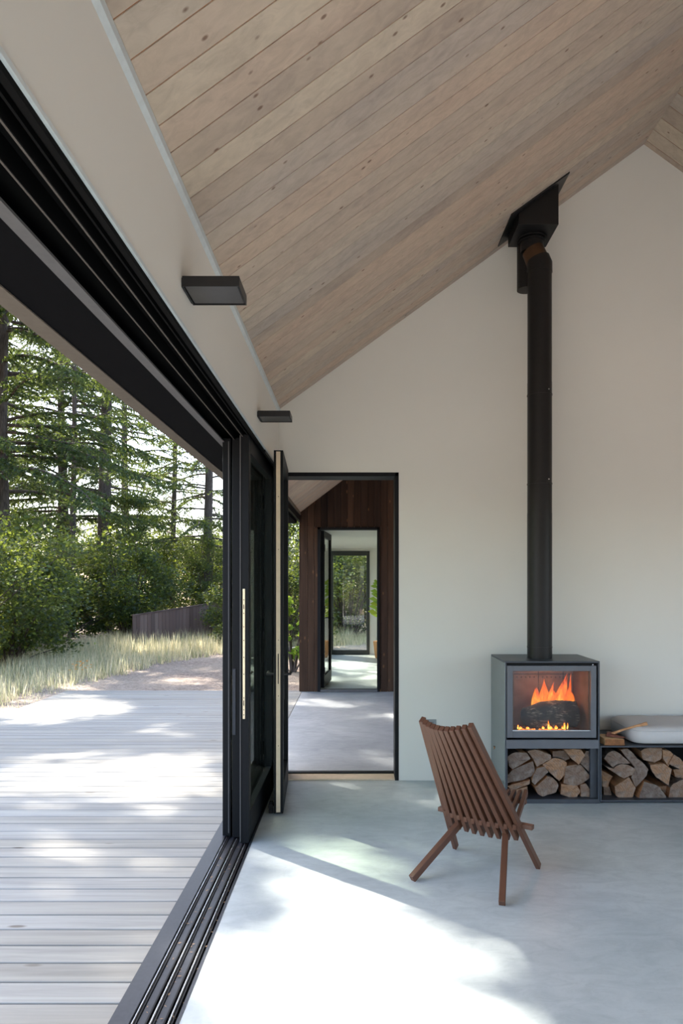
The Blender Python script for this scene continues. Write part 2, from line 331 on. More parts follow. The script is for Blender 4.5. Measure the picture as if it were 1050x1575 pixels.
# head track of the sliding doors: dark channels between fins
h = MB().box(-0.84, -0.615, -3.2, GY, 2.46, 2.499)
for x0, x1, z0 in ((-0.618, -0.6025, 2.405), (-0.640, -0.634, 2.41), (-0.674, -0.664, 2.405), (-0.738, -0.729, 2.405), (-0.640, -0.612, 2.425)):
    h.box(x0, x1, -3.2, GY, z0, 2.47)
t = h.build('trim_3', TRACKB); struct(t, 'black aluminium head track with deep parallel channels', 'door track')
MB().box(-0.838, -0.800, -3.2, GY, 2.395, 2.403).build('outer_lip', STRIP, t)
m = MB()
for x in (-0.669, -0.7335): m.box(x-0.0025, x+0.0025, -3.2, GY, 2.4035, 2.405)
m.build('fin_edge', FINE, t)
for (x, y) in ((-0.700, 1.62), (-0.650, 1.78), (-0.70, 2.75), (-0.650, 2.95), (-0.70, 3.7)):
    MB().tube([(x, y, 2.462), (x, y, 2.452)], 0.005, 10).build('screw', RAIL, t)
# soffit outside with its weathered edge
t = MB().box(-1.03, -0.838, -4.3, 9.72, 2.40, 2.44).box(-0.86, -0.838, -4.3, 9.72, 2.44, 2.72).build('soffit', SOFF)
struct(t, 'flat black soffit outside the sliding doors', 'soffit')
MB().box(-1.10, -1.03, -4.3, 9.72, 2.395, 2.45).build('edge_strip', TAUPE, t)
struct(MB().box(-1.13, -1.10, -4.3, 9.75, 2.45, 2.62).build('fascia', BLACK), 'black eave fascia along the deck', 'fascia')

# floor track (threshold)
t = MB().box(-0.862, -0.790, -3.2, GY, -0.06, 0.004).box(-0.790, -0.616, -3.2, GY, -0.06, -0.022).box(-0.628, -0.616, -3.2, GY, -0.022, 0.002).build('trim_4', SILL)
struct(t, 'dark grey grooved threshold track between deck and concrete floor', 'door track')
m = MB()
for x in (-0.784, -0.720, -0.656):
    m.box(x-0.017, x-0.011, -3.2, GY, -0.022, -0.002).box(x+0.011, x+0.017, -3.2, GY, -0.022, -0.002)
m.build('groove_fin', BLACK, t)
m = MB()
for x in (-0.784, -0.720, -0.656): m.tube([(x, -3.2, -0.010), (x, GY, -0.010)], 0.006, 10)
m.build('guide_rail', RAIL, t)
m = MB()
for x in (-0.752, -0.688): m.box(x-0.014, x+0.014, -3.2, GY, -0.022, -0.008)
m.build('track_bed', SILL, t)
# small dry leaves lying in the track
V = []
for i in range(70):
    x = random.choice((-0.752, -0.69, -0.636, -0.70)) + random.uniform(-.01, .01); y = random.uniform(1.9, 4.0); a = random.uniform(0, 6.3); L = random.uniform(.004, .012)
    p = Vector((x, y, -0.004)); d = Vector((math.cos(a), math.sin(a), 0.2))*L; s_ = Vector((-math.sin(a), math.cos(a), 0.1))*L*0.35
    V += [p-d, p+s_, p+d, p-s_]
tag(tris('leaf_litter', V, simple('dry_leaf', (0.35, 0.22, 0.12), 0.9), None, 4), 'tiny dry leaf crumbs caught in the threshold track', 'leaf litter', kind='stuff')

# passage doorway frame
f = MB().box(0.305, 0.335, GY-0.004, GY+0.2, 0, 2.405).box(-0.575, 0.335, GY-0.004, GY+0.2, 2.375, 2.405).box(-0.575, -0.548, GY-0.004, GY+0.2, 0, 2.405)
f = f.build('trim_5', BLACK, bevel=0.002); struct(f, 'thin black frame around the open doorway to the passage', 'door frame')
MB().box(-0.55, 0.305, GY+0.0, GY+0.2, 0.0, 0.012).build('door_sill', CREAM, f, bevel=0.002)
MB().box(-0.55, 0.305, GY+0.15, GY+0.2, 0.012, 0.022).build('sill_seal', BLACK, f)

# ------------------------------------------------------------------ glazed doors
def glazed_leaf(name, x, y0, y1, z0, z1, th, st_near, st_far, label, frame_mat=BLACK, pane=PANE, rail_b=0.17, rail_t=0.10, cat='door'):
    e = empty(name, (x, y0, z0), label, cat, None, 'structure')
    m = MB().box(x-th/2, x+th/2, y0, y0+st_near, z0, z1).box(x-th/2, x+th/2, y1-st_far, y1, z0, z1)
    m.box(x-th/2, x+th/2, y0+st_near, y1-st_far, z0, z0+rail_b).box(x-th/2, x+th/2, y0+st_near, y1-st_far, z1-rail_t, z1)
    m.build('frame', frame_mat, e, bevel=0.003)
    MB().box(x-0.006, x+0.006, y0+st_near-.005, y1-st_far+.005, z0+rail_b-.005, z1-rail_t+.005).build('pane', pane, e)
    return e
d1 = glazed_leaf('door_1', -0.658, 4.036, 5.22, 0.0, 2.42, 0.052, 0.075, 0.10, 'innermost black framed glass sliding panel with the pale lock plate on its edge')
# lock plate on the near edge
lp = MB().box(-0.668, -0.6535, 4.031, 4.036, 0.735, 1.505).build('lock_plate', BRASS, d1, bevel=0.004)
m = MB()
for z in (0.76, 0.79, 0.86, 1.0, 1.1, 1.2, 1.28, 1.36, 1.44):
    m.tube([(-0.661, 4.0312, z), (-0.661, 4.0295, z)], 0.0028, 8)
m.box(-0.6632, -0.6588, 4.0297, 4.0312, 1.385, 1.412).box(-0.6632, -0.6588, 4.0297, 4.0312, 0.815, 0.845)
m.build('plate_hole', DARK, lp)
MB().box(-0.6845, -0.680, 4.030, 4.036, 0.01, 2.41).build('edge_seal', STRIP, d1)
d2 = glazed_leaf('door_2', -0.722, 4.13, 5.26, 0.0, 2.42, 0.050, 0.085, 0.10, 'middle black framed glass sliding panel of the stack')
MB().box(-0.745, -0.725, 4.124, 4.13, 0.62, 1.02).build('pull_recess', SILL, d2, bevel=0.002)
d3 = glazed_leaf('door_3', -0.785, 4.15, 5.28, 0.0, 2.42, 0.050, 0.085, 0.10, 'outermost black framed glass sliding panel next to the deck')
MB().box(-0.775, -0.770, 4.1475, 4.15, 0.02, 2.40).build('edge_seal', STRIP, d3)
# pocket post where the stacked panels end
struct(MB().box(-0.835, -0.600, 5.23, GY, 0, 2.43).build('trim_6', BLACK), 'black post closing the sliding door stack at the gable wall', 'post')
struct(MB().box(-0.612, -0.5975, 4.5, GY, 2.40, 2.425).build('trim_7', BLACK), 'black edge above the innermost panel', 'trim')

def hinged(name, px, py, ang, wdt, z0, z1, th, label, hside=1, edge=True, pane=PANE_C, stile=0.07, rb=0.17, hz=1.0):
    """leaf from hinge point (px,py) extending wdt along direction ang; local x along the leaf"""
    e = empty(name, (px, py, z0), label, 'door', None, 'structure'); e.rotation_euler[2] = ang
    def B(mb, nm, mt, bevel=0.0, par=None):
        o = mb.build(nm, mt, None, bevel); o.parent = par or e; return o
    H = z1-z0
    m = MB().box(0, stile, -th/2, th/2, 0, H).box(wdt-stile, wdt-0.001, -th/2, th/2, 0, H).box(stile, wdt-stile, -th/2, th/2, 0, rb).box(stile, wdt-stile, -th/2, th/2, H-0.09, H)
    B(m, 'frame', BLACK, 0.002)
    B(MB().box(stile-.004, wdt-stile+.004, -0.008, 0.008, rb-.004, H-0.086), 'pane', pane)
    if edge:
        ed = B(MB().box(wdt-0.001, wdt+0.003, -th*0.24, th*0.20, 0.01, H-0.01), 'edge_strip', CREAM)
        m = MB().box(wdt+.0025, wdt+.004, -.004, .002, 0.86, 1.06)
        for z in (0.45, 0.78, 0.92, 1.0, 1.15, 2.1, 1.75): m.tube([(wdt+.003, 0, z), (wdt+.0045, 0, z)], 0.003, 8)
        B(m, 'screw_hole', DARK, 0, ed)
    for s in (1, -1):
        hd = MB().box(wdt-0.055, wdt-0.028, s*th/2-0.004, s*(th/2)+0.004, hz-0.17, hz+0.12)
        o = B(hd, 'backplate', FIX, 0.001)
        m = MB().tube([(wdt-0.042, s*th/2, hz), (wdt-0.042, s*(th/2+0.05), hz)], 0.009, 10).tube([(wdt-0.042, s*(th/2+0.045), hz), (wdt-0.15, s*(th/2+0.045), hz)], 0.009, 10)
        B(m, 'lever_handle', FIX, 0, o)
    for z in (0.25, H/2, H-0.25): B(MB().tube([(0.0, -th/2-0.006, z-.05), (0.0, -th/2-0.006, z+.05)], 0.009, 10), 'hinge', FIX)
    return e
d4 = hinged('door_4', -0.556, GY-0.02, math.atan2(-0.79, 0.044), 0.79, 0.012, 2.42, 0.062, 'black framed glass door swung open beside the sliding panel stack', hz=0.92)
m = MB().box(-0.58, -0.555, 4.56, 4.60, 0.0, 0.075).tube([(-0.5675, 4.55, 0.05), (-0.5675, 4.61, 0.05)], 0.018, 12)
tag(m.build('door_stop', DARK, bevel=0.002), 'small black rubber stop on the floor at the open glass door', 'door stop')

# ------------------------------------------------------------------ deck
m = MB(); y = 2.497-0.134*42
while y < 9.79:
    xr = -0.862 if y < GY+0.1 else -0.775
    m.box(-4.17, xr, y+0.004, y+0.130, -0.035, -0.002); y += 0.134
struct(m.build('deck', DECK, bevel=0.003, seg=1), 'weathered grey timber deck outside the sliding doors', 'deck')
struct(MB().box(-4.16, -0.87, -3.1, 9.7, -0.2, -0.05).build('deck_frame', simple('deck_underside', (0.05, 0.035, 0.03), 0.9)), 'dark framing under the timber deck', 'deck frame')

# ------------------------------------------------------------------ far wing across the passage
m = MB(); x = -0.78
FW = 9.74
def fz(x): return 2.50+(x+0.78)*0.757
while x < 3.4:
    w_ = 0.095; a, b = x, min(x+w_-0.003, 3.4)
    z0 = 0.0
    if b > -0.545 and a < 0.335: z0 = 2.345
    a2, b2 = a, b
    if a < -0.545 < b: m.hexa([(a, FW, 0), (-0.545, FW, 0), (-0.545, FW+.03, 0), (a, FW+.03, 0), (a, FW, 2.345), (-0.545, FW, 2.345), (-0.545, FW+.03, 2.345), (a, FW+.03, 2.345)])
    if a < 0.335 < b: m.hexa([(0.335, FW, 0), (b, FW, 0), (b, FW+.03, 0), (0.335, FW+.03, 0), (0.335, FW, 2.345), (b, FW, 2.345), (b, FW+.03, 2.345), (0.335, FW+.03, 2.345)])
    za, zb = fz(a)+0.1, fz(b)+0.1
    m.hexa([(a, FW, z0), (b, FW, z0), (b, FW+.03, z0), (a, FW+.03, z0), (a, FW, za), (b, FW, zb), (b, FW+.03, zb), (a, FW+.03, za)])
    x += w_
for k in range(54):
    y = FW+0.03+k*0.095; m.box(-0.81, -0.78, y, y+0.092, 0, 2.6) if not (11.0 < y < 14.2) else m.box(-0.81, -0.78, y, y+0.092, 2.28, 2.6)
struct(m.build('wall_passage', CHAR, bevel=0.002, seg=1), 'dark charred timber cladding around the far doorway', 'wall')
MB().box(-0.785, 3.4, FW+.035, FW+.06, 2.36, 5.4).build('wall_backing', ROOFM, bpy.data.objects['wall_passage'])
# passage ceiling boards
m = MB(); y = GY+0.2
while y < FW:
    b = min(y+0.125, FW); xa, xb = -0.80, 1.9
    m.hexa([(xa, y, fz(xa)+.07), (xb, y, fz(xb)+.07), (xb, b, fz(xb)+.07), (xa, b, fz(xa)+.07), (xa, y, fz(xa)+.09), (xb, y, fz(xb)+.09), (xb, b, fz(xb)+.09), (xa, b, fz(xa)+.09)]); y += 0.128
struct(m.build('ceiling_passage', CEIL), 'sloping pine boards over the passage', 'ceiling')
t = MB().box(-0.86, -0.80, GY+0.2, FW, 2.44, 2.66).build('trim_8', BLACK); struct(t, 'dark eave beam along the open side of the passage', 'beam')
MB().box(-0.80, -0.785, GY+0.2, FW, 2.52, 2.56).build('wood_edge', TAUPE, t)
# shell of the far room
R0, R1 = FW+0.03, 14.9
struct(MB().box(-0.78, 2.4, R0-0.03, R1+0.2, -0.2, -0.001).build('floor_far', CONC), 'sunlit concrete floor of the far room', 'floor')
struct(MB().box(-0.78, 2.4, R0+.02, R1, 2.315, 2.36).build('ceiling_far', WALL), 'low white ceiling of the far room', 'ceiling')
m = MB().box(-0.78, -0.545, R0, R0+.1, 0, 2.36).box(0.335, 2.4, R0, R0+.1, 0, 2.36)
m.box(2.3, 2.4, R0, R1, 0, 2.36).box(-0.78, -0.72, R0, 11.0, 0, 2.36).box(-0.78, -0.72, 14.3, R1, 0, 2.36)
m.box(-0.78, -0.68, R1, R1+.12, 0, 2.36).box(0.30, 2.4, R1, R1+.12, 0, 2.36).box(-0.68, 0.30, R1, R1+.12, 2.26, 2.36)
struct(m.build('wall_far', WALL), 'cream white walls of the far room', 'wall')
m = MB().box(-0.78, 2.4, R1+.12, R1+.15, 0, 2.8)
m = MB().box(-0.78, -0.68, R1+.12, R1+.15, 0, 2.8).box(0.30, 2.4, R1+.12, R1+.15, 0, 2.8).box(-0.68, .3, R1+.12, R1+.15, 2.26, 2.8)
struct(m.build('wall_outer', CHAR), 'dark cladding on the outside of the far room', 'wall')
struct(MB().box(-1.0, 2.6, FW+.03, R1+.4, 2.62, 2.72).build('roof_far', ROOFM), 'dark flat roof of the far room', 'roof')
t = MB().box(-0.75, -0.725, 11.0, 11.05, 0, 2.28).box(-0.75, -0.725, 14.25, 14.3, 0, 2.28).box(-0.75, -0.725, 12.6, 12.66, 0, 2.28).box(-0.75, -0.725, 11.0, 14.3, 2.22, 2.28).build('window_1', BLACK)
struct(t, 'tall black framed side window of the far room', 'window')
MB().box(-0.74, -0.735, 11.05, 14.25, 0.0, 2.22).build('pane', PANE_C, t)
f = MB().box(-0.545, -0.505, FW-0.02, FW+.12, 0, 2.345).box(0.305, 0.335, FW-0.02, FW+.12, 0, 2.345).box(-0.545, 0.335, FW-0.02, FW+.12, 2.31, 2.345)
f = f.build('trim_9', BLACK, bevel=0.002); struct(f, 'black frame of the far doorway in charred cladding', 'door frame')
MB().box(-0.505, 0.305, FW-0.02, FW+.12, 0, 0.03).build('door_sill', STRIP, f)
d5 = hinged('door_5', -0.485, FW+0.16, math.atan2(0.85, 0.075), 0.85, 0.03, 2.31, 0.055, 'narrow looking black glass door standing open inside the far doorway', pane=PANE_C, edge=False, hz=0.98)
# glazed garden door at the end
e = empty('door_6', (-0.2, R1, 0), 'dark framed glass garden door at the end of the far room', 'door', None, 'structure')
m = MB().box(-0.68, -0.495, R1-.02, R1+.08, 0, 2.26).box(0.235, 0.30, R1-.02, R1+.08, 0, 2.26).box(-0.495, 0.235, R1-.02, R1+.08, 2.16, 2.26).box(-0.495, 0.235, R1-.02, R1+.08, 0, 0.10)
m.build('frame', simple('dark_bronze_frame', (0.045, 0.048, 0.045), 0.5), e, bevel=0.004)
MB().box(-0.65, -0.60, R1-.035, R1-.02, 0, 2.2).build('frame_stop', BLACK, e)
MB().box(-0.50, 0.24, R1+.02, R1+.032, 0.095, 2.165).build('pane', PANE, e)

# ------------------------------------------------------------------ wall lights
def wall_light(x1, y0, y1, z0, label):
    e = empty('wall_light', (-0.6, (y0+y1)/2, z0), label, 'wall light', 'black box lights on the plaster band')
    x0 = -0.6; h_ = 0.036
    MB().box(x0+.004, x1, y0, y0+.004, z0, z0+h_).box(x0+.004, x1, y1-.004, y1, z0, z0+h_).box(x1-.004, x1, y0+.004, y1-.004, z0, z0+h_).box(x0+.004, x0+.008, y0+.004, y1-.004, z0, z0+h_).box(x0+.008, x1-.004, y0+.004, y1-.004, z0+.012, z0+.022).build('housing', FIX, e, bevel=0.0008)
    MB().box(x0+.012, x1-.008, y0+.008, y1-.008, z0+.004, z0+.008).build('diffuser', simple('grey_frosted_diffuser', (0.075, 0.07, 0.068), 0.35), e)
    MB().box(x0, x0+.004, y0+.01, y1-.01, z0+.002, z0+h_-.002).build('backplate', FIX, e)
wall_light(-0.400, 2.342, 2.503, 2.553, 'black box wall light nearer the camera, above the sliding door track')
wall_light(-0.400, 4.148, 4.303, 2.551, 'black box wall light farther away, near the top of the open door')

# outlet
e = empty('wall_outlet', (0.59, GY, 0.42), 'grey wall outlet plate half hidden behind the chair', 'outlet')
MB().box(0.552, 0.628, GY-.006, GY, 0.37, 0.478).build('cover_plate', GREYP, e, bevel=0.002)
for z in (0.40, 0.445): MB().box(0.572, 0.608, GY-.009, GY-.006, z-.014, z+.014).build('socket', simple('socket_grey', (0.2, 0.21, 0.22), 0.4), e, bevel=0.002)

# ------------------------------------------------------------------ stove
SX0, SX1, SY0, SY1, SZ = 1.04, 1.703, 4.767, 5.25, 0.994
e = empty('wood_stove', (1.37, 5.0, 0), 'dark grey steel wood stove with a burning fire and log store below', 'stove')
t_ = 0.012
MB().box(SX0, SX0+.004, SY0+.004, SY1, 0, SZ-t_).build('side_panel', STEEL_SHEEN, e)  # thin sheet added over the body side to carry the painted reflection
b = MB().box(SX0+.004, SX0+t_, SY0, SY1, 0, SZ-t_).box(SX1-t_, SX1, SY0, SY1, 0, SZ-t_).box(SX0, SX1, SY0, SY1, SZ-t_, SZ).box(SX0+t_, SX1-t_, SY1-t_, SY1, 0, SZ-t_)
b.box(SX0+t_, SX1-t_, SY0, SY1-t_, 0.0, 0.030).box(SX0+t_, SX1-t_, SY0+.02, SY1-t_, 0.382, 0.392)
b.build('body', STEEL, e, bevel=0.0015)
MB().box(SX0+.012, SX0+.022, SY0+.01, SY0+.4, 0.03, 0.382).build('log_store_liner', STEEL, e, bevel=0.001)
MB().box(SX1-.056, SX1-.012, SY0+.03, SY0+.04, 0.03, 0.382).box(SX1-.056, SX1-.046, SY0+.04, SY0+.4, 0.03, 0.382).build('log_store_liner', STEEL, e, bevel=0.001)
MB().box(SX0+.008, SX1-.012, SY0-.012, SY0+.02, 0.386, 0.447).build('ash_drawer', STEEL2, e, bevel=0.002)
# firebox
m = MB().box(SX0+.05, SX0+.07, SY0+.03, SY0+.36, 0.46, 0.955).box(SX1-.07, SX1-.05, SY0+.03, SY0+.36, 0.46, 0.955).box(SX0+.05, SX1-.05, SY0+.36, SY0+.38, 0.46, 0.955)
m.box(SX0+.07, SX1-.07, SY0+.03, SY0+.36, 0.455, 0.475).box(SX0+.07, SX1-.07, SY0+.03, SY0+.36, 0.945, 0.955)
fb = m.build('firebox', FIREBRICK, e)
m = MB()
m.box(1.37-.002, 1.37+.002, SY0+.355, SY0+.3605, 0.475, 0.945).box(SX0+.07, SX1-.07, SY0+.355, SY0+.3605, 0.855, 0.860).box(SX0+.13, SX0+.133, SY0+.354, SY0+.36, 0.475, .945).box(SX1-.15, SX1-.147, SY0+.354, SY0+.36, 0.475, .945)
for k in range(11): m.tube([(SX0+.17+k*.032, SY0+.361, .835), (SX0+.17+k*.032, SY0+.356, .835)], .005, 8)
m.build('joint_and_air_hole', DARK, fb)
# door
DX0, DX1, DZ0, DZ1 = 1.055, 1.678, 0.460, 0.963
dr = MB(); fw = 0.039; yb, yf = SY0+.028, SY0-.004
dr.box(DX0, DX0+fw, yf, yb, DZ0, DZ1).box(DX1-fw, DX1, yf, yb, DZ0, DZ1).box(DX0+fw, DX1-fw, yf, yb, DZ0, DZ0+.045).box(DX0+fw, DX1-fw, yf, yb, DZ1-.038, DZ1)
dr = dr.build('door', STEEL2, e, bevel=0.002)
MB().box(DX0+fw-.004, DX1-fw+.004, SY0+.008, SY0+.012, DZ0+.041, DZ1-.034).build('door_glass', FIREGLASS, dr)
MB().box(DX0+fw, DX1-fw, SY0+.004, SY0+.018, DZ0+.045, DZ0+.052).build('glass_retainer', RAIL, dr)
MB().box(SX1-.05, SX1-.043, SY0+.005, SY0+.02, 0.965, 0.972).build('latch', RAIL, e)
m = MB().box(SX0+t_, SX0+.05, SY0+.035, SY0+.04, 0.45, SZ-t_).box(SX1-.05, SX1-t_, SY0+.035, SY0+.04, 0.45, SZ-t_).box(SX0+.05, SX1-.05, SY0+.035, SY0+.04, 0.955, SZ-t_)
m.build('recess_plate', DARK, e)
# flue
fx, fy = 1.34, 4.98
e = empty('flue_pipe', (fx, fy, SZ), 'tall matt black flue pipe rising from the stove to the ceiling box', 'flue pipe')
MB().tube([(fx, fy, SZ), (fx, fy, 2.05)], 0.0885, 40).build('lower_section', FLUE, e)
MB().tube([(fx, fy, 2.05), (fx, fy, 3.0)], 0.0875, 40).build('middle_section', FLUE, e)
MB().tube([(fx, fy, 3.0), (fx, fy, 3.80)], 0.0865, 40).tube([(fx, fy, 3.80), (fx, fy, 3.86), (fx-.012, fy+.005, 3.90)], [0.0905, 0.0905, 0.086], 40).build('upper_section', FLUE, e)
for z in (1.075, 2.262, 2.91): MB().tube([(fx, fy, z-.004), (fx, fy, z+.004)], 0.0905, 40).build('joint_ring', FLUE, e)
for z in (2.275, 2.92): MB().tube([(fx+.04, fy-.080, z+.01), (fx+.042, fy-.092, z+.01)], 0.005, 8).build('screw', RAIL, e)
MB().tube([(fx-.012, fy+.005, 3.885), (fx-.035, fy+.015, 3.95), (fx-.045, fy+.02, 3.975)], [0.083, 0.080, 0.078], 40).build('elbow_collar', BRONZE, e)
MB().tube([(fx-.045, fy+.04, 3.97), (fx-.045, fy+.04, 4.12)], 0.083, 40).tube([(fx-.07, fy+.10, 3.72), (fx-.07, fy+.10, 4.1)], 0.07, 30).build('offset_section', FLUE, e)
m = MB()
for z, r in ((4.045, .098), (4.065, .104), (4.085, .108)): m.tube([(fx-.045, fy+.04, z-.006), (fx-.045, fy+.04, z+.006)], r, 40)
m.build('storm_ring', FLUE, e)
e = empty('ceiling_support_box', (1.30, 5.0, 4.2), 'black angular support box where the flue meets the sloped ceiling', 'flue box')
X0, X1, Y0, Y1, zb = 1.15, 1.435, 4.83, 5.16, 4.078
m = MB().hexa([(X0, Y0, zb), (X1, Y0, zb), (X1, Y1, zb), (X0, Y1, zb), (X0, Y0, ceil_z(X0)+.01), (X1, Y0, ceil_z(X1)+.01), (X1, Y1, ceil_z(X1)+.01), (X0, Y1, ceil_z(X0)+.01)])
m.build('box_body', FLUE, e, bevel=0.003)
xa, xb = 1.085, 1.495
m = MB().hexa([(xa, 4.77, ceil_z(xa)-.012), (xb, 4.77, ceil_z(xb)-.012), (xb, 5.22, ceil_z(xb)-.012), (xa, 5.22, ceil_z(xa)-.012), (xa, 4.77, ceil_z(xa)+.002), (xb, 4.77, ceil_z(xb)+.002), (xb, 5.22, ceil_z(xb)+.002), (xa, 5.22, ceil_z(xa)+.002)])
m.build('ceiling_flange', FLUE, e, bevel=0.002)

# steel bench with log store
e = empty('steel_bench', (2.6, 5.03, 0), 'low dark steel bench with an open log store, right of the stove', 'bench')
BX0, BX1 = 1.706, 3.60; BY1 = 5.30
MB().box(BX0, BX1, SY0, BY1, 0.392, 0.402).build('top_plate', STEEL, e, bevel=0.001)
MB().box(BX0, BX1, SY0, BY1, 0.012, 0.024).build('bottom_plate', STEEL, e, bevel=0.001)
for x in (BX0, BX1-.01, 2.65): MB().box(x, x+.01, SY0, BY1, 0.024, 0.392).build('side_plate', STEEL, e, bevel=0.001)
MB().box(BX0+.01, BX1-.01, BY1-.01, BY1, 0.024, 0.392).build('back_plate', DARK, e)
MB().box(BX0+.02, BX1-.02, SY0+.03, BY1-.02, 0.0, 0.012).build('plinth', DARK, e)

# seat cushion
import bmesh
def cushion():
    x0, x1, y0, y1, z0, z1 = 1.945, 3.50, 4.79, 5.285, 0.403, 0.523
    bm = bmesh.new(); nx, ny = 60, 20; r = 0.10
    def side(u, v):
        x = x0+(x1-x0)*u; y = y0+(y1-y0)*v
        return x, y
    top, bot = [], []
    for j in range(ny+1):
        rt, rb = [], []
        for i in range(nx+1):
            x, y = side(i/nx, j/ny)
            # round the plan corners
            cx = min(max(x, x0+r), x1-r); cyy = min(max(y, y0+r), y1-r)
            dx, dy = x-cx, y-cyy; L = math.hypot(dx, dy); mx = max(abs(dx), abs(dy))
            if L > 1e-6 and abs(dx) > 1e-6 and abs(dy) > 1e-6: x, y = cx+dx/L*mx, cyy+dy/L*mx
            edge = min(i, nx-i)/3.0, min(j, ny-j)/3.0; q = min(1.0, min(edge)); d = 0.022*(1-math.sqrt(max(0, 1-(1-q)**2)))
            puff = 0.006*math.sin(math.pi*j/ny)+0.002*math.sin(i*.9)
            rt.append(bm.verts.new((x, y, z1-d+puff))); rb.append(bm.verts.new((x, y, z0+d*0.7)))
        top.append(rt); bot.append(rb)
    for j in range(ny):
        for i in range(nx):
            bm.faces.new((top[j][i], top[j][i+1], top[j+1][i+1], top[j+1][i])); bm.faces.new((bot[j][i], bot[j+1][i], bot[j+1][i+1], bot[j][i+1]))
    per_t = top[0]+[top[j][nx] for j in range(1, ny+1)]+top[ny][::-1][1:]+[top[j][0] for j in range(ny-1, 0, -1)]
    per_b = bot[0]+[bot[j][nx] for j in range(1, ny+1)]+bot[ny][::-1][1:]+[bot[j][0] for j in range(ny-1, 0, -1)]
    n = len(per_t)
    for i in range(n): bm.faces.new((per_t[i], per_b[i], per_b[(i+1) % n], per_t[(i+1) % n]))
    bmesh.ops.recalc_face_normals(bm, faces=bm.faces)
    me = bpy.data.meshes.new('bench_cushion'); bm.to_mesh(me); bm.free(); me.materials.append(LINEN)
    for p in me.polygons: p.use_smooth = True
    o = bpy.data.objects.new('bench_cushion', me); COL.objects.link(o)
    return tag(o, 'long light grey fabric cushion lying on the steel bench', 'cushion')
cu = cushion()
# piping seam
m = MB(); r = .1
pts = []
for cx, cyy, a0 in ((1.945+r, 4.79+r, 180), (3.5-r, 4.79+r, 270), (3.5-r, 5.285-r, 0), (1.945+r, 5.285-r, 90)):
    for k in range(7): a = math.radians(a0+k*15); pts.append((cx+math.cos(a)*(r+.001), cyy+math.sin(a)*(r+.001), .500))
m.tube(pts+[pts[0]], 0.003, 6, False); m.build('piping', LINEN, cu)

# kindling block and hatchet
kb = MB().hexa([(1.745, 4.785, .402), (1.885, 4.785, .402), (1.865, 4.93, .402), (1.735, 4.94, .402), (1.748, 4.787, .446), (1.882, 4.785, .443), (1.862, 4.93, .450), (1.737, 4.94, .450)], [1, 0, 1, 0, 0, 0]).build('wood_block', [simple('pale_split_wood', (0.58, 0.36, 0.18), 0.7, 0, 0.2, 25), LSIDE], bevel=0.002)
tag(kb, 'small pale wood block on the bench beside the cushion, under the hatchet', 'wood block')
e = empty('hatchet', (1.84, 4.86, .46), 'small hatchet with a wooden handle resting on the wood block and cushion', 'hatchet')
hp = [(1.800, 4.865, .462), (1.845, 4.862, .476), (1.90, 4.858, .497), (1.97, 4.850, .519), (2.03, 4.845, .535), (2.065, 4.842, .545)]
m = MB()
sec = [(.013, .019), (.011, .016), (.010, .014), (.010, .015), (.012, .019), (.014, .023)]
for i in range(5): m.bar(hp[i], hp[i+1], sec[i][0]*1.6, sec[i][1], w1=sec[i+1][0]*1.6, h1=sec[i+1][1])
m.build('handle', simple('ash_handle', (0.50, 0.26, 0.12), 0.5, 0, 0.25, 30), e, bevel=0.003)
hm = MB().hexa([(1.775, 4.852, .450), (1.80, 4.838, .450), (1.81, 4.876, .450), (1.785, 4.884, .450), (1.785, 4.85, .482), (1.815, 4.838, .482), (1.825, 4.876, .482), (1.795, 4.884, .482)])
hm.hexa([(1.795, 4.835, .452), (1.88, 4.805, .447), (1.905, 4.82, .447), (1.815, 4.86, .452), (1.80, 4.838, .470), (1.882, 4.807, .452), (1.905, 4.822, .452), (1.82, 4.862, .472)])
hm.build('axe_head', simple('rust_red_steel', (0.16, 0.055, 0.035), 0.5, 0.4, 0.3, 30), e, bevel=0.003)

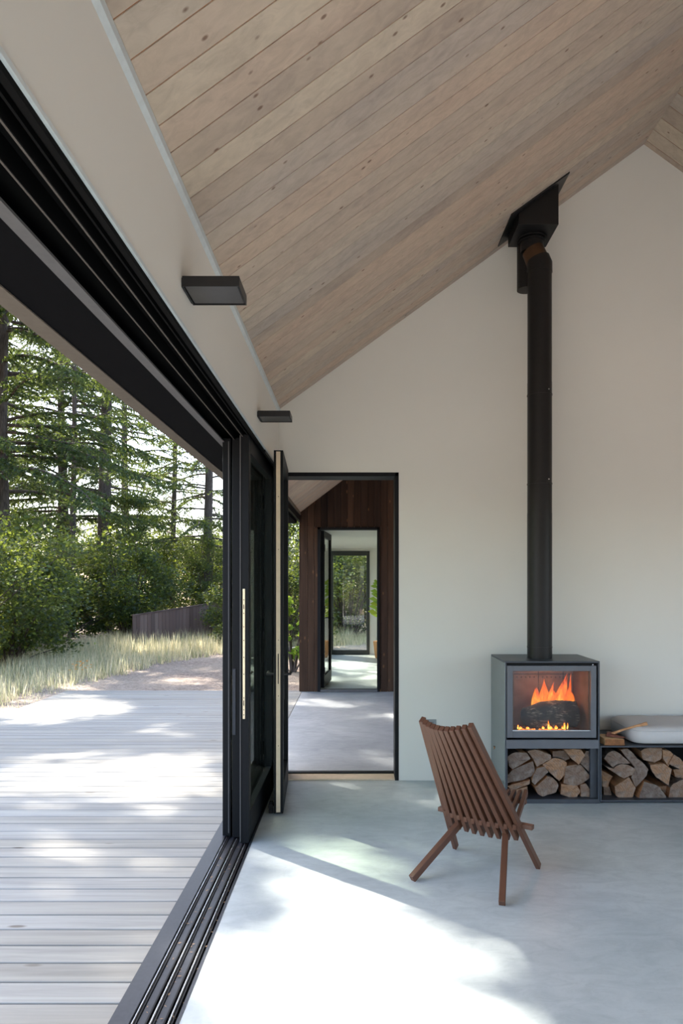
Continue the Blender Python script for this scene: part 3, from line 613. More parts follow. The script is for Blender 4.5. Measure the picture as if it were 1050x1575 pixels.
# ------------------------------------------------------------------ firewood
def log(poly, yf, depth, label, group, bark_edges=(), skew=(0.0, 0.0), twist=0.0):
    """poly in crop pixels (zoom of the stove area), front face at distance yf"""
    P = [((740+a/3.387-547)/1050*yf, 1.53+(899-(990+b/3.387))/1050*yf) for a, b in poly]
    cx = sum(p[0] for p in P)/len(P); cz = sum(p[1] for p in P)/len(P)
    # densify and roughen outline
    Q, ED = [], []
    n = len(P)
    for i in range(n):
        a, b = P[i], P[(i+1) % n]; L = math.hypot(b[0]-a[0], b[1]-a[1]); k = max(2, int(L/0.012))
        nx, nz = (b[1]-a[1])/max(L, 1e-6), -(b[0]-a[0])/max(L, 1e-6)
        for j in range(k):
            t = j/k; bow = (0.010 if i in bark_edges else 0.0)*math.sin(math.pi*t)*min(1, L/.08); jit = random.uniform(-.0013, .0013)
            Q.append((a[0]+(b[0]-a[0])*t+nx*jit, a[1]+(b[1]-a[1])*t+nz*jit)); ED.append(i)
            if bow:
                d = math.hypot(Q[-1][0]-cx, Q[-1][1]-cz); Q[-1] = (cx+(Q[-1][0]-cx)*(1+bow/d), cz+(Q[-1][1]-cz)*(1+bow/d))
    e = empty('firewood_log', (cx, yf, cz), label, 'log', group)
    nl = 7; vs = []; N = len(Q); jr = [random.uniform(-.003, .003) for _ in Q]
    for l in range(nl):
        t = l/(nl-1); s = 1.0-0.10*t; ins = 0.99 if l == 0 else 1.0
        for (x, z), j in zip(Q, jr):
            k = s*ins*(1+random.uniform(-.012, .012)*(l > 0))
            vs.append((cx+(x-cx)*k+skew[0]*t*4, yf+depth*t+(0.003 if l == 0 else 0)+(j if l else j*.5), cz+(z-cz)*k+skew[1]*t+0.004*math.sin(3*t)))
    fs = [(l*N+i, l*N+(i+1) % N, (l+1)*N+(i+1) % N, (l+1)*N+i) for l in range(nl-1) for i in range(N) if ED[i] not in bark_edges]
    bs = [(l*N+i, l*N+(i+1) % N, (l+1)*N+(i+1) % N, (l+1)*N+i) for l in range(nl-1) for i in range(N) if ED[i] in bark_edges]
    core = MB(); ends = MB()
    # end cap fan with relief
    cf = (cx, yf-0.002, cz)
    ring = [((v[0]*.55+cx*.45), v[1]-.002+random.uniform(-.002, .002), (v[2]*.55+cz*.45)) for v in vs[:N]]
    caps = [(i, (i+1) % N, N+(i+1) % N, N+i) for i in range(N)]
    capv = list(vs[:N])+ring+[cf]
    caps += [(N+i, N+(i+1) % N, 2*N) for i in range(N)]
    core.add(vs, fs, 0); core.add(capv, caps, 1); core.add(vs[-N:], [tuple(range(N))], 1)
    core.build('split_wood', [LSIDE, LEND], e)
    if bs: MB().add(vs, bs, 0).build('bark', LBARK, e)
G1, G2 = 'firewood stacked under the stove', 'firewood stacked under the bench'
L1 = [
 ([(135,590),(200,566),(240,570),(258,600),(205,632),(165,655),(145,640)], (0,), 'pale split log at the top left corner of the stove log store'),
 ([(240,562),(300,556),(362,580),(365,600),(290,642),(270,600)], (0,), 'flat split log touching the shelf, second from left under the stove'),
 ([(133,690),(165,655),(270,612),(285,680),(220,710),(130,728)], (), 'big grey triangular log at left of the stove log store'),
 ([(318,630),(372,597),(445,618),(445,650),(430,690),(405,717),(365,680)], (1,), 'light brown quarter log in the middle of the stove log store'),
 ([(290,650),(330,640),(350,668),(280,737),(262,720),(270,690)], (), 'narrow crooked log wedged left of the middle quarter log'),
 ([(280,752),(345,692),(385,712),(402,745),(390,775),(320,797),(295,785)], (1,2), 'grey round backed log with white flecks, bottom centre under the stove'),
 ([(440,640),(475,632),(520,632),(572,697),(520,733),(455,735),(428,728)], (4,), 'grey fan shaped log right of centre under the stove'),
 ([(430,553),(480,548),(520,553),(542,580),(508,632),(470,600)], (), 'orange brown split log seen along its side under the stove shelf'),
 ([(515,622),(545,560),(600,577),(612,612),(590,650),(565,673)], (1,2), 'thick brown log at the upper right of the stove log store'),
 ([(416,732),(500,740),(518,772),(490,812),(412,785)], (), 'small brown log on the bottom right of centre under the stove'),
 ([(515,735),(545,730),(580,778),(578,800),(520,798)], (), 'last small log in the bottom right corner under the stove'),
 ([(135,742),(255,710),(252,732),(155,768)], (), 'thin grey slab lying below the big triangular log'),
 ([(152,768),(240,745),(242,802),(165,802)], (), 'grey slab end at the bottom left under the stove, behind the chair'),
 ([(372,562),(430,556),(460,600),(435,612),(372,592)], (1,), 'dark log in shade behind the top row under the stove'),
]
for i, (p, bk, lb) in enumerate(L1): log(p, 4.80+(0.06 if i in (13,) else random.uniform(0, .03)), 0.33, lb, G1, bk, (random.uniform(-.01, .01), random.uniform(0, .006)))
L2 = [
 ([(645,640),(690,652),(735,628),(805,655),(785,685),(745,703),(715,688)], (0,1,2), 'log with an arched tan end and frosted bark at the left of the bench store'),
 ([(640,600),(680,560),(730,580),(780,625),(735,628),(690,650)], (0,1), 'dark lichen speckled log above the arched tan one under the bench'),
 ([(725,553),(762,547),(812,600),(870,655),(862,690),(805,750),(782,700),(808,655),(760,600)], (1,2), 'long rusty brown log slanting down in the bench store'),
 ([(832,560),(880,543),(942,545),(940,600),(905,620),(842,605)], (0,), 'pale grey half round log touching the bench top'),
 ([(880,632),(950,625),(993,655),(975,740),(925,705),(900,680)], (4,5), 'orange brown split log with white fungus edge in the bench store middle'),
 ([(695,745),(770,695),(805,752),(790,800),(725,812),(700,790)], (), 'grey square ended log at the bottom left of the bench store'),
 ([(848,720),(900,733),(940,765),(965,810),(820,805)], (1,2), 'low triangular grey brown log on the bench bottom plate'),
 ([(985,752),(1020,722),(1058,708),(1075,740),(1070,805),(975,805)], (0,1), 'large log at the bottom right edge of the bench store'),
 ([(944,552),(985,560),(1003,580),(975,640),(948,600)], (), 'orange log tucked right of the half round one under the bench'),
 ([(1003,580),(1052,618),(1080,650),(1050,662),(975,628)], (0,), 'grey triangular log with a white edge at the upper right of the bench store'),
 ([(1000,655),(1060,665),(1085,690),(1060,712),(1010,694)], (0,1), 'dark shaded log at the right of the bench store middle row'),
 ([(627,660),(685,692),(670,715),(660,750),(630,745)], (), 'brown log in shade at the far left of the bench store'),
 ([(636,750),(668,745),(684,800),(640,806)], (), 'dark log end in the bottom left corner of the bench store'),
 ([(905,745),(960,742),(984,750),(972,800),(945,765)], (1,), 'log hidden in shade between the two bottom right bench logs'),
 ([(1070,560),(1130,556),(1150,610),(1100,640),(1068,610)], (0,1), 'log at the top of the bench store beyond the right end of the pile'),
]
for i, (p, bk, lb) in enumerate(L2[:14]): log(p, 4.80+(0.08 if i in (10, 11, 12, 13) else random.uniform(0, .03)), 0.36, lb, G2, bk, (random.uniform(-.01, .01), random.uniform(0, .006)))

# ------------------------------------------------------------------ fire
bl = []
def pxw(x, y, Y): return ((x-547)/1050*Y, 1.53+(899-y)/1050*Y)
# charred log: lumpy cylinder across the firebox
e = MB(); n = 28; ns = 30; vs = []; fs = []
xa, za = pxw(803, 1102, 4.90); xb, zb = pxw(888, 1100, 4.90)
for i in range(ns+1):
    t = i/ns; x = xa+(xb-xa)*t; rr = (0.052+0.042*min(1, t*3))*(0.55 if i == 0 else 1) ; zc = za+(zb-za)*t
    for k in range(n):
        a = 2*math.pi*k/n; rj = rr*(1+0.10*math.sin(3*a+5*t)+0.05*math.sin(7*a+9*t)+random.uniform(-.035, .035)); vs.append((x+random.uniform(-.002, .002), 4.93+math.cos(a)*rj*.8, zc+math.sin(a)*rj))
for i in range(ns): fs += [(i*n+k, i*n+(k+1) % n, (i+1)*n+(k+1) % n, (i+1)*n+k) for k in range(n)]
e.add(vs, fs, 0, True); e.add(vs[:n], [tuple(range(n))]); e.add(vs[-n:], [tuple(range(n))])
tag(e.build('burning_log', charlog()), 'charred black log burning inside the stove', 'burning log')
def tongue(mb, x, Y, z0, z1, wdt, lean, curl):
    n = 8; m_ = 12; vs = []; fs = []
    for i in range(m_+1):
        t = i/m_; w_ = wdt*(math.sin(math.pi*min(1, (t*0.75+0.25)))**0.8)*(1-t**3)+.0005; cx = x+lean*t+curl*math.sin(t*5)*t; z = z0+(z1-z0)*t
        for k in range(n): a = 2*math.pi*k/n; vs.append((cx+math.cos(a)*w_, Y+math.sin(a)*w_*.45, z))
    for i in range(m_): fs += [(i*n+k, i*n+(k+1) % n, (i+1)*n+(k+1) % n, (i+1)*n+k) for k in range(n)]
    mb.add(vs, fs, 0, True)
fl = empty('flames', (1.37, 4.97, .65), 'orange flames rising behind the charred log in the stove', 'fire')
for (x, yb, yt, wd, ln, cu_, yy) in ((822,1084,1052,.032,.02,.006,4.99),(834,1085,1044,.040,.02,.008,5.0),(846,1084,1056,.040,.03,.006,5.02),(858,1083,1040,.030,.075,.004,4.99),(850,1078,1034,.022,.12,.01,5.03),(866,1080,1048,.036,.03,.006,5.04),(878,1080,1056,.028,-.01,.005,5.0),(828,1084,1062,.045,-.02,.004,5.03),(840,1083,1047,.018,.06,.003,4.97),(870,1082,1035,.014,.05,.012,5.01),(860,1082,1064,.05,.0,.004,5.0),(836,1088,1058,.07,.03,.010,5.06),(862,1086,1050,.075,.03,.012,5.07),(850,1086,1068,.10,.0,.004,5.06),(838,1084,1050,.022,.07,.010,4.98),(874,1082,1044,.02,-.02,.010,5.03)):
    X, z0 = pxw(x, yb+3, yy); _, z1 = pxw(x, yt, yy); m = MB(); tongue(m, X, yy, z0, z1, wd, ln, cu_); m.build('flame', FLAME, fl)
em = empty('ember_bed', (1.37, 4.84, .48), 'glowing orange ember bed below the charred log', 'embers')
m = MB()
for i in range(90):
    X = random.uniform(*( (1.30, 1.50) if i < 60 else (1.16, 1.28))); Y = random.uniform(4.815, 4.87); s = random.uniform(.005, .013)
    m.tube([(X-s, Y, .480+random.uniform(0, .012)), (X, Y, .486+random.uniform(0, .016)), (X+s, Y, .481)], [s*.3, s, s*.3], 6, True)
m.build('ember', EMBER, em)
for (x, ht, wd) in ((843, 14, .006), (868, 13, .006), (872, 10, .005), (796, 9, .005), (855, 6, .012), (835, 5, .010), (866, 5, .012), (800, 4, .012), (811, 4, .012), (846, 6, .014)):
    X, z0 = pxw(x, 1121, 4.84); _, z1 = pxw(x, 1121-ht, 4.84); m = MB(); tongue(m, X, 4.84, z0, z1, wd, random.uniform(-.006, .006), .002); m.build('flame', EMBER, em)
pl = bpy.data.lights.new('fire_light', 'POINT'); pl.energy = 1.3; pl.color = (1.0, 0.42, 0.13); pl.shadow_soft_size = 0.06
po = bpy.data.objects.new('fire_light', pl); COL.objects.link(po); po.location = (1.37, 4.93, 0.80)

# ------------------------------------------------------------------ slatted folding chair
CH = empty('slatted_chair', (0.638, 3.60, 0), 'dark wooden slatted stick chair with splayed legs facing the stove', 'chair')
F = Vector((0.56, 0.83, 0)).normalized(); R_ = Vector((F.y, -F.x, 0)); C0 = Vector((0.638, 3.60, 0))
def L(f, r, z): return C0+F*f+R_*r+Vector((0, 0, z))
NB = 11
def stick(name, a, b, w_, h_, up, label=None):
    # own object, local z along the stick so the grain follows it
    a, b = Vector(a), Vector(b); d = (b-a); Ln = d.length; d.normalize(); side = d.cross(up).normalized(); u = side.cross(d)
    m = MB().box(-w_/2, w_/2, -h_/2, h_/2, 0, Ln); o = m.build(name, CHAIRW, None, bevel=0.003)
    M = Matrix((side, u, d)).transposed().to_4x4(); M.translation = a-wl(CH); o.parent = CH; o.matrix_local = M
    return o
upb = F
for i in range(NB):
    s = -1+2*i/(NB-1); c = 1-s*s
    outer = i in (0, NB-1)
    topL = L(-0.365-0.045*c, s*0.128, 0.865-0.022*c)
    piv = L(0.035-0.035*c, s*0.215, 0.30)
    foot = L(0.255, s*0.245, 0.0)
    d = (piv-topL)
    if outer: end = foot; piv_end = foot
    else: piv_end = topL+d*(1.0+0.16+0.04*c)
    pe = piv_end if not outer else Vector((foot.x, foot.y, 0.012))
    stick('back_slat' if not outer else 'front_leg', topL, pe, 0.024, 0.034 if not outer else 0.036, F)
for i in range(NB-1):
    s = -1+2*(i+0.5)/(NB-1); c = 1-s*s
    fr = L(0.33, s*0.165, 0.385-0.02*c); back = L(-0.005-0.040*c, s*0.225, 0.268+0.0*c)
    stick('seat_slat', back+(fr-back)*0.10, fr, 0.020, 0.030, Vector((0, 0, 1)))
for sgn in (-1, 1):
    a = L(0.16, sgn*0.10, 0.285); b = L(-0.262, sgn*0.245, 0.012)
    stick('rear_leg', a, b, 0.032, 0.036, Vector((0, 0, 1)))
stick('cross_bar', L(0.085, -0.265, 0.278), L(0.085, 0.275, 0.278), 0.034, 0.024, Vector((0, 0, 1)))
stick('cross_bar', L(0.285, -0.165, 0.335), L(0.285, 0.165, 0.335), 0.026, 0.022, Vector((0, 0, 1)))

# ------------------------------------------------------------------ ground outside
def ground():
    nx, ny = 90, 110; xs = np.linspace(-45, 14, nx); ys = np.linspace(-14, 75, ny); V = []; 
    for y in ys:
        for x in xs:
            z = -0.06
            if x < -4.4: z += -0.02*min(4, (-4.4-x))+0.03*math.sin(x*1.7+y*.9)
            if y > 24: z -= 0.02*(y-24)
            V.append((x, y, z))
    F_ = [(j*nx+i, j*nx+i+1, (j+1)*nx+i+1, (j+1)*nx+i) for j in range(ny-1) for i in range(nx-1)]
    m = MB(); m.add(V, F_, 0, True); return m.build('ground', GRAVEL)
struct(ground(), 'brown gravel and soil ground beyond the deck', 'ground')

def grass_edge(y):   # x of the boundary between gravel and grass
    pts = [(-5, -4.7), (8, -4.55), (10.8, -4.25), (12.3, -3.9), (13.6, -3.8), (15.3, -3.0), (16.6, -2.0), (18, 0.5)]
    return float(np.interp(y, [p[0] for p in pts], [p[1] for p in pts]))
def blades(n, xr, yr, h, seed, keep):
    r = np.random.default_rng(seed); out = []
    for _ in range(n):
        x = r.uniform(*xr); y = r.uniform(*yr)
        if not keep(x, y): continue
        hh = h*r.uniform(.45, 1.2); a = r.uniform(0, 6.28); l = r.uniform(.1, .5)*hh; w_ = r.uniform(.004, .009)
        dx, dy = math.cos(a), math.sin(a); z = -0.08
        if r.random() < 0.25: w_ *= 1.8
        out += [(x-dy*w_, y+dx*w_, z), (x+dy*w_, y-dx*w_, z), (x+dx*l, y+dy*l, z+hh)]
    return out
Vg = blades(52000, (-7.2, 0.5), (5.5, 22), 0.26, 3, lambda x, y: x < grass_edge(y)-abs(math.sin(x*5+y*3))*.15 and not (y < 9.9 and x > -4.6))
Vg += blades(9000, (-6.5, 0.0), (15.0, 21), 0.42, 4, lambda x, y: x < grass_edge(y)-.6)
Vg += blades(1500, (-5.2, -4.2), (5, 12.0), 0.10, 5, lambda x, y: x < grass_edge(y)+.25 and not (y < 9.9 and x > -4.3))
tag(tris('meadow_grass', Vg, GRASS), 'sunlit dry golden green grass between gravel and shrubs', 'grass', kind='stuff')
V = []
for i in range(24):
    x, y, z = random.gauss(-4.72, .10), random.gauss(11.7, .15), random.uniform(.05, .20)
    for k in range(5):
        a = k*1.256; d = Vector((math.cos(a)*.028, math.sin(a)*.02, .012)); s_ = Vector((-math.sin(a)*.012, math.cos(a)*.012, 0)); p = Vector((x, y, z)); V += [p, p+d*.6+s_, p+d, p+d*.6-s_]
tag(tris('orange_wildflowers', V, FLOWER, None, 4), 'cluster of small orange wildflowers in the grass beside the deck', 'flowers', kind='stuff')

# fence
A, B = Vector((-5.70, 17.4, 0)), Vector((-2.0, 21.6, 0)); zA, zB = 0.72, 1.30
e = empty('timber_fence', (-4.2, 21.3, 0), 'dark brown vertical board fence at the edge of the grass', 'fence')
m = MB(); nb = 52; d = (B-A)/nb; nrm = Vector((d.y, -d.x, 0)).normalized()*.02
for i in range(nb):
    a, b = A+d*i+d*.03, A+d*(i+1)-d*.03; z0, z1 = -0.6, zA+(zB-zA)*(i/nb); z1b = zA+(zB-zA)*((i+1)/nb)
    j = nrm*random.uniform(-.2, .2)
    m.hexa([(a+j)+Vector((0, 0, z0)), (b+j)+Vector((0, 0, z0)), (b+nrm+j)+Vector((0, 0, z0)), (a+nrm+j)+Vector((0, 0, z0)), (a+j)+Vector((0, 0, z1)), (b+j)+Vector((0, 0, z1b)), (b+nrm+j)+Vector((0, 0, z1b)), (a+nrm+j)+Vector((0, 0, z1))])
m.build('boards', FENCE, e)
MB().bar(A+Vector((0, 0, zA+.02)), B+Vector((0, 0, zB+.02)), .07, .035).build('cap_rail', FENCE, e)

# ------------------------------------------------------------------ trees and shrubs
def conifer(seed, H, z_first, blen, r0, nbr, dens=1.25, droop=0.25, az_rng=None, tuft=(0.07, 0.13), tw=0.016, ntuft=2):
    r = np.random.default_rng(seed); tr = MB()
    pts = [(0.05*math.sin(i*.9+seed), 0.05*math.cos(i*.7), H*i/9) for i in range(10)]; tr.tube(pts, [r0*(1-0.82*i/9) for i in range(10)], 12)
    limbs = MB(); P, D, Ls, W = [], [], [], []
    for b in range(nbr):
        t = (b+r.random())/nbr; z = z_first+(H*0.985-z_first)*t
        Lb = blen*(1-t)**0.75*r.uniform(.6, 1.1)+0.25
        a = r.uniform(0, 6.283) if az_rng is None else r.uniform(*az_rng)
        up = 0.12-0.1*t+r.uniform(-.16, .16); k = max(5, int(Lb/0.3)); bp = []
        for i in range(k+1):
            q = i/k; rad = Lb*q; bp.append(Vector((math.cos(a+0.12*math.sin(q*4+b))*rad, math.sin(a+0.12*math.sin(q*4+b))*rad, z+up*rad-droop*rad*rad/max(Lb, .5)+0.06*math.sin(q*7+b))))
        limbs.tube(bp, [max(.006, (.014+.009*Lb)*(1-i/k*.85)) for i in range(k+1)], 5, False)
        ntw = int(Lb/0.13*dens)
        for j in range(ntw):
            q = 0.12+0.88*(j+r.random())/max(1, ntw); seg = min(k-1, int(q*k)); fr = q*k-seg; o = bp[seg].lerp(bp[seg+1], min(1, fr)); dr = (bp[seg+1]-bp[seg]).normalized()
            sd = 1 if j % 2 else -1; sv = Vector((-dr.y, dr.x, 0))*sd
            Lt = (0.16+0.30*Lb*0.5*(1-q)**.6*(0.4+q))*r.uniform(.6, 1.25)+0.08
            td = (dr*r.uniform(.5, .9)+sv*r.uniform(.6, 1.0)+Vector((0, 0, r.uniform(-.5, .05)))).normalized()
            nt = max(3, int(Lt/0.028))
            for i in range(nt):
                u = i/nt; p = o+td*(Lt*u)+Vector((0, 0, -.22*Lt*u*u))
                for s in range(ntuft):
                    dd = td*r.uniform(.4, 1)+Vector(r.normal(0, .55, 3)); P.append(p); D.append(dd.normalized()); Ls.append(r.uniform(*tuft)*(1-.3*u)); W.append(tw*r.uniform(.7, 1.3))
    P, D, Ls, W = np.array(P), np.array(D), np.array(Ls)[:, None], np.array(W)[:, None]
    S = np.cross(D, r.normal(0, 1, P.shape)); S /= np.linalg.norm(S, axis=1)[:, None]+1e-6
    V = np.stack([P-S*W, P+S*W, P+D*Ls], axis=1)
    return tr, limbs, V
def make_conifer(name, label, group, *a, **k):
    e = empty(name, (0, 0, 0), label, 'tree', group); tr, lb, V = conifer(*a, **k)
    tr.build('trunk', BARK, e); lb.build('branches', BARK, e); tris('needles', V, NEEDLE, e); return e
def place(o, x, y, s=1.0, rz=0.0, label=None, z=-0.1):
    o.location = (x, y, z); o.scale = (s, s, s); o.rotation_euler[2] = rz
    if label: o['label'] = label
    return o
GT = 'tall fir trees beyond the deck'
tA = make_conifer('fir_tree', 'fir', GT, 21, 17, 3.0, 3.6, 0.20, 105, 1.0)
tB = make_conifer('fir_tree', 'fir', GT, 22, 20, 4.4, 3.2, 0.26, 90, 0.95, 0.3)
tC = make_conifer('fir_tree', 'fir', GT, 23, 15, 2.2, 2.4, 0.11, 80, 0.9, 0.2)
tD = make_conifer('fir_tree', 'fir', GT, 27, 13, 3.9, 5.4, 0.26, 84, 1.5, 0.22, None, (0.05, 0.12), 0.020, 3)
place(tA, -13.2, 22.0, 1.0, 0.3, 'fir left of the nearest one, partly outside the view')
place(tB, -8.6, 23.5, 1.0, 1.0, 'broad fir with the thickest trunk, left of the fence end')
place(tC, -8.7, 21.0, 1.0, 2.0, 'slender fir between the bare trunk and the thickest trunk')
k = 0
for (src, x, y, s, rz, lb) in (
    (tC, -7.2, 27.0, 1.15, 0.5, 'thin fir rising above the left end of the dark fence'),
    (tA, -5.2, 24.0, .95, 2.2, 'fir beside the dark sliding door edge, beyond the fence'),
    (tB, -13.5, 26.0, 1.0, 3.1, 'background fir behind the bare trunk at left'),
    (tC, -16, 31.0, 1.3, 1.3, 'distant fir low behind the bushes at left'),
    (tA, -11.8, 35.0, 1.15, 5.1, 'distant fir seen between the slender fir and the bare trunk'),
    (tC, -4.5, 33, 1.2, .8, 'distant fir behind the right end of the fence'),
    (tB, -1.5, 30, 1.0, .9, 'fir behind the passage, farthest right')):
    place(copy_tree(src), x, y, s, rz, lb)
# firs whose long boughs fill the top left of the garden
place(tD, -8.95, 17.3, 1.0, 0.0, 'nearest fir at the left edge, long boughs across the top left of the garden')
place(copy_tree(tD), -10.4, 24.2, .95, 4.0, 'fir with long boughs between the slender fir and the left edge')

# unseen trees added left of the view; leaf clusters set where shade should fall
def shade_map(X, Y):
    if Y < 0.6: return 0.75
    px = 547+1050*X/Y; py = 899+1606.5/Y  # ground point projected to image pixels; lit patches below are ellipses in those pixels
    def el(cx, cy_, rx, ry): return ((px-cx)/rx)**2+((py-cy_)/ry)**2 < 1
    if X > -0.86 and Y < 5.4:
        if el(440, 1480, 215, 95) or el(620, 1440, 170, 50) or el(510, 1345, 130, 34) or el(530, 1318, 110, 36) or py > 1600 and px < 900: return 0.0
        return 0.62
    lit = el(60, 1088, 170, 26) or el(150, 1208, 260, 48) or el(215, 1165, 110, 20) or el(50, 1302, 130, 44) or el(265, 1320, 100, 34) or el(310, 1158, 70, 14) or el(110, 1378, 80, 22) or el(275, 1130, 60, 10) or el(230, 1500, 40, 20) or el(505, 1080, 60, 10) or el(590, 1103, 34, 9) or el(380, 1215, 40, 20) or el(110, 1030, 130, 18)
    return 0.0 if lit else (0.9 if Y < 10 else 0.5)
def canopy_trees():
    r = np.random.default_rng(5); tr = [(-12.8, 9.4), (-9.5, 8.7), (-10.6, 5.4), (-13.2, 12.6)]; CL = [[] for _ in tr]
    for X in np.arange(-4.6, 2.4, .36):
        for Y in np.arange(0.4, 10.6, .36):
            x, y = X+r.uniform(-.12, .12), Y+r.uniform(-.12, .12)
            if r.random() > shade_map(x, y) or X > -0.9 and Y > 4.2 and Y < 10 and X > .8: continue
            z = r.uniform(7.2, 10.5); t = z/SD.z; c = Vector((x, y, 0))+SD*t
            if c.x/c.y > -0.53 and z/c.y < .45: continue
            k = min(range(len(tr)), key=lambda i: (c.x-tr[i][0])**2+(c.y-tr[i][1])**2); CL[k].append(c)
    labels = ['maple left of the view, behind the one closest to the deck', 'maple left of the view closest to the deck side', 'maple left of the view nearest the camera', 'maple left of the view, farthest from the deck']
    for k, (tx, ty) in enumerate(tr):
        e = empty('maple_tree', (tx, ty, -.1), labels[k], 'tree', 'maples shading the deck'); st = MB(); st.tube([(tx, ty, -.1), (tx+.1, ty, 3), (tx, ty+.1, 6.5), (tx+.1, ty, 9.5)], [.24, .19, .12, .04], 12); V = []
        st.build('trunk', BARK, e); st = MB()
        for c in CL[k]:
            b = Vector((tx, ty, max(3.0, c.z-2.2-random.random()*1.5))); st.tube([b, b.lerp(c, .5)+Vector((0, 0, .25)), c], [.035, .02, .008], 4, False)
            n = 150; P = np.array(c)+r.normal(0, 1, (n, 3))*np.array([.17, .17, .14]); D = r.normal(0, 1, (n, 3)); D /= np.linalg.norm(D, axis=1)[:, None]
            S = np.cross(D, r.normal(0, 1, (n, 3))); S /= np.linalg.norm(S, axis=1)[:, None]; Lf = r.uniform(.06, .10, (n, 1)); V.append(np.stack([P-D*Lf, P+S*Lf*.7, P+D*Lf, P-S*Lf*.7], axis=1))
        st.build('branches', BARK, e); V = np.concatenate(V); tris('leaves', V-np.array(wl(e)), LEAF, e, 4)
canopy_trees()

def shrub(seed, nb, R, H, leaf=0.055, nl=9000):
    r = np.random.default_rng(seed); st = MB(); P = []
    cl = [(r.normal(0, R*.45), r.normal(0, R*.45), r.uniform(.12, 1)*H, r.uniform(.22, .5)*R*.8) for _ in range(nb)]
    for (x, y, z, q) in cl:
        st.tube([(x*.1, y*.1, 0), (x*.5, y*.5, z*.55), (x, y, z)], [.025, .014, .006], 5, False)
        n = nl//nb; d = r.normal(0, 1, (n, 3)); d /= np.linalg.norm(d, axis=1)[:, None]; rad = q*r.uniform(.45, 1.0, (n, 1))*(1+.25*r.normal(0, 1, (n, 1)))
        P.append(np.array([x, y, z])+d*rad*np.array([1, 1, .75]))
    P = np.concatenate(P); P[:, 2] = np.abs(P[:, 2])+.02
    D = r.normal(0, 1, P.shape); D[:, 2] *= .5; D /= np.linalg.norm(D, axis=1)[:, None]; S = np.cross(D, r.normal(0, 1, P.shape)); S /= np.linalg.norm(S, axis=1)[:, None]
    Lf = r.uniform(.7, 1.4, (len(P), 1))*leaf; V = np.stack([P-D*Lf*.5, P+S*Lf*.32, P+D*Lf*.6, P-S*Lf*.32], axis=1)
    return st, V
def make_shrub(name, label, group, mat, *a, **k):
    e = empty(name, (0, 0, 0), label, 'shrub', group); st, V = shrub(*a, **k)
    st.build('stems', BARK, e); tris('leaves', V, mat, e, 4); return e
GS = 'shrubs along the edge of the grass'
sA = make_shrub('leafy_shrub', 'shrub', GS, LEAF, 31, 34, 1.9, 2.7, .07, 15000)
sB = make_shrub('leafy_shrub', 'shrub', GS, LEAF, 32, 26, 1.5, 2.1, .06, 12000)
sC = make_shrub('leafy_shrub', 'shrub', GS, LEAF, 33, 40, 1.2, 4.6, .06, 14000)
place(sA, -7.3, 11.6, .95, 0, 'big leafy shrub nearest the deck at the left edge of the view')
place(sB, -7.0, 13.8, 1.1, 1, 'rounded shrub second from the deck along the grass')
place(sC, -7.2, 22.0, 1.0, 2, 'tall airy shrub standing just behind the left fence end')
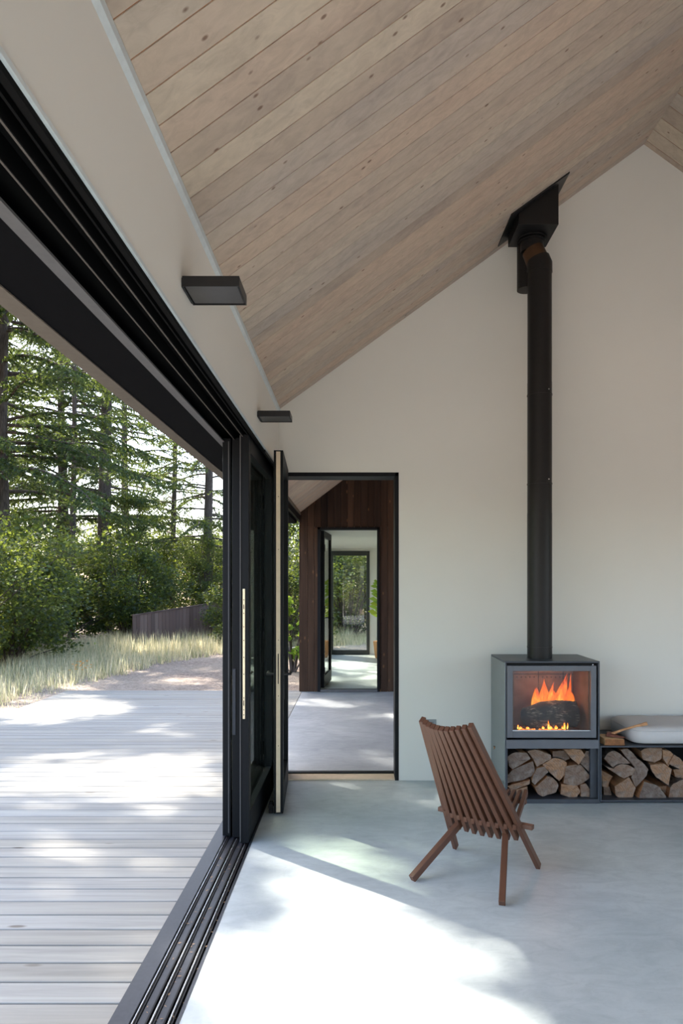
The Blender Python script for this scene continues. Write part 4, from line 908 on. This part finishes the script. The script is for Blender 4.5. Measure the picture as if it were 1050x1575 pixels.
SH = [(sA,-7.9,15.6,1.0,2,'broad shrub behind the rounded one, midway along the grass'),(sB,-8.1,18.2,1.15,3,'shrub at the left end of the fence, dark green'),
 (sA,-9.2,13.0,1.15,4,'tall shrub in the second row at far left'),(sA,-9.6,17.0,1.2,5,'tall shrub in the second row behind the broad one'),
 (sB,-6.7,20.0,1.3,.4,'shrub right behind the left fence corner'),(sA,-5.2,24.6,1.1,1.4,'shrub behind the middle of the fence'),
 (sC,-4.9,22.8,.85,.3,'slender young tree like shrub over the fence middle'),(sA,-3.4,26.6,1.1,2.4,'shrub behind the right part of the fence'),
 (sC,-10.5,22.0,.9,1.2,'tall airy shrub under the slender fir'),(sA,-12.2,20.5,1.2,2.2,'background shrub below the bare trunk'),
 (sA,-8.0,26.0,1.3,3.3,'background shrub between fence and firs'),(sA,-1.0,27,1.2,1.1,'background shrub beyond the passage'),
 (sA,-16,26,1.4,.2,'distant shrub at far left'),(sA,-12,30,1.4,.7,'distant shrub behind the slender fir'),(sA,-6.5,32,1.4,1.9,'distant shrub behind the fence'),
 (sA,-9.5,32,1.4,.9,'distant shrub left of the thickest trunk'),(sA,-20,33,1.5,.9,'distant shrub in the far left gap'),
 (sA,-1.9,17.6,1.0,.5,'green shrub seen through the gap of the passage'),(sA,-.2,20.5,1.1,.9,'shrub seen through the garden door glass'),(sA,1.4,21.5,1.1,2.9,'shrub right of the garden door view'),(sB,-3.6,20.0,.9,.9,'low shrub behind the passage gap shrub'),
 (sC,-1.95,20.6,1.2,.9,'tall airy shrub beyond the open side of the passage'),
 (sC,-.6,23.5,1.0,1.9,'tall shrub at the back of the garden door view')]
for (src, x, y, s, rz, lb) in SH: place(copy_tree(src), x, y, s, rz, lb)
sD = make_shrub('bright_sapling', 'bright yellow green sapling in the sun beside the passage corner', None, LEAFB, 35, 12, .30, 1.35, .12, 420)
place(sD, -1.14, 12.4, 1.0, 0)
st = MB()
def rock(name, x, y, z, r, label):
    bm = bmesh.new(); bmesh.ops.create_icosphere(bm, subdivisions=3, radius=r)
    for v in bm.verts: k = 1+.18*math.sin(v.co.x/r*3+x)+.12*math.sin(v.co.y/r*5); v.co *= k; v.co.z *= .6
    me = bpy.data.meshes.new(name); bm.to_mesh(me); bm.free(); me.materials.append(ROCK); o = bpy.data.objects.new(name, me); COL.objects.link(o); o.location = (x, y, z); return tag(o, label, 'rock', 'boulders at the gravel edge')
rock('boulder', -1.42, 15.3, 0.03, .17, 'pale boulder at the gravel edge seen through the passage gap')
rock('boulder', -1.12, 15.6, 0.0, .13, 'smaller boulder right of the pale one by the passage')

# potted fig in the far room
e = empty('potted_fig', (0.53, 14.2, 0), 'green leafy potted plant at the right edge of the far doorway', 'potted plant')
MB().tube([(0.53, 14.2, 0), (0.53, 14.2, .02), (0.53, 14.2, .34), (.53, 14.2, .35)], [.12, .13, .17, .165], 24).build('pot', PLANTPOT, e)
MB().tube([(0.53, 14.2, .3), (0.51, 14.2, .8), (.54, 14.2, 1.25), (.50, 14.2, 1.6)], [.015, .012, .010, .006], 8).build('stem', BARK, e)
V = []
for i in range(38):
    z = .82+.80*i/38; a = i*2.4; p = Vector((.52, 14.2, z)); d = Vector((math.cos(a), math.sin(a), .35)).normalized(); s_ = Vector((-math.sin(a)*.6, math.cos(a)*.3, .75*(1 if i%2 else -1))); Lf = .26*(1-.35*i/38)
    q = p+d*.05; V += [q, q+d*Lf*.5+s_*Lf*.30, q+d*Lf+Vector((0, 0, -.03)), q+d*Lf*.5-s_*Lf*.30]
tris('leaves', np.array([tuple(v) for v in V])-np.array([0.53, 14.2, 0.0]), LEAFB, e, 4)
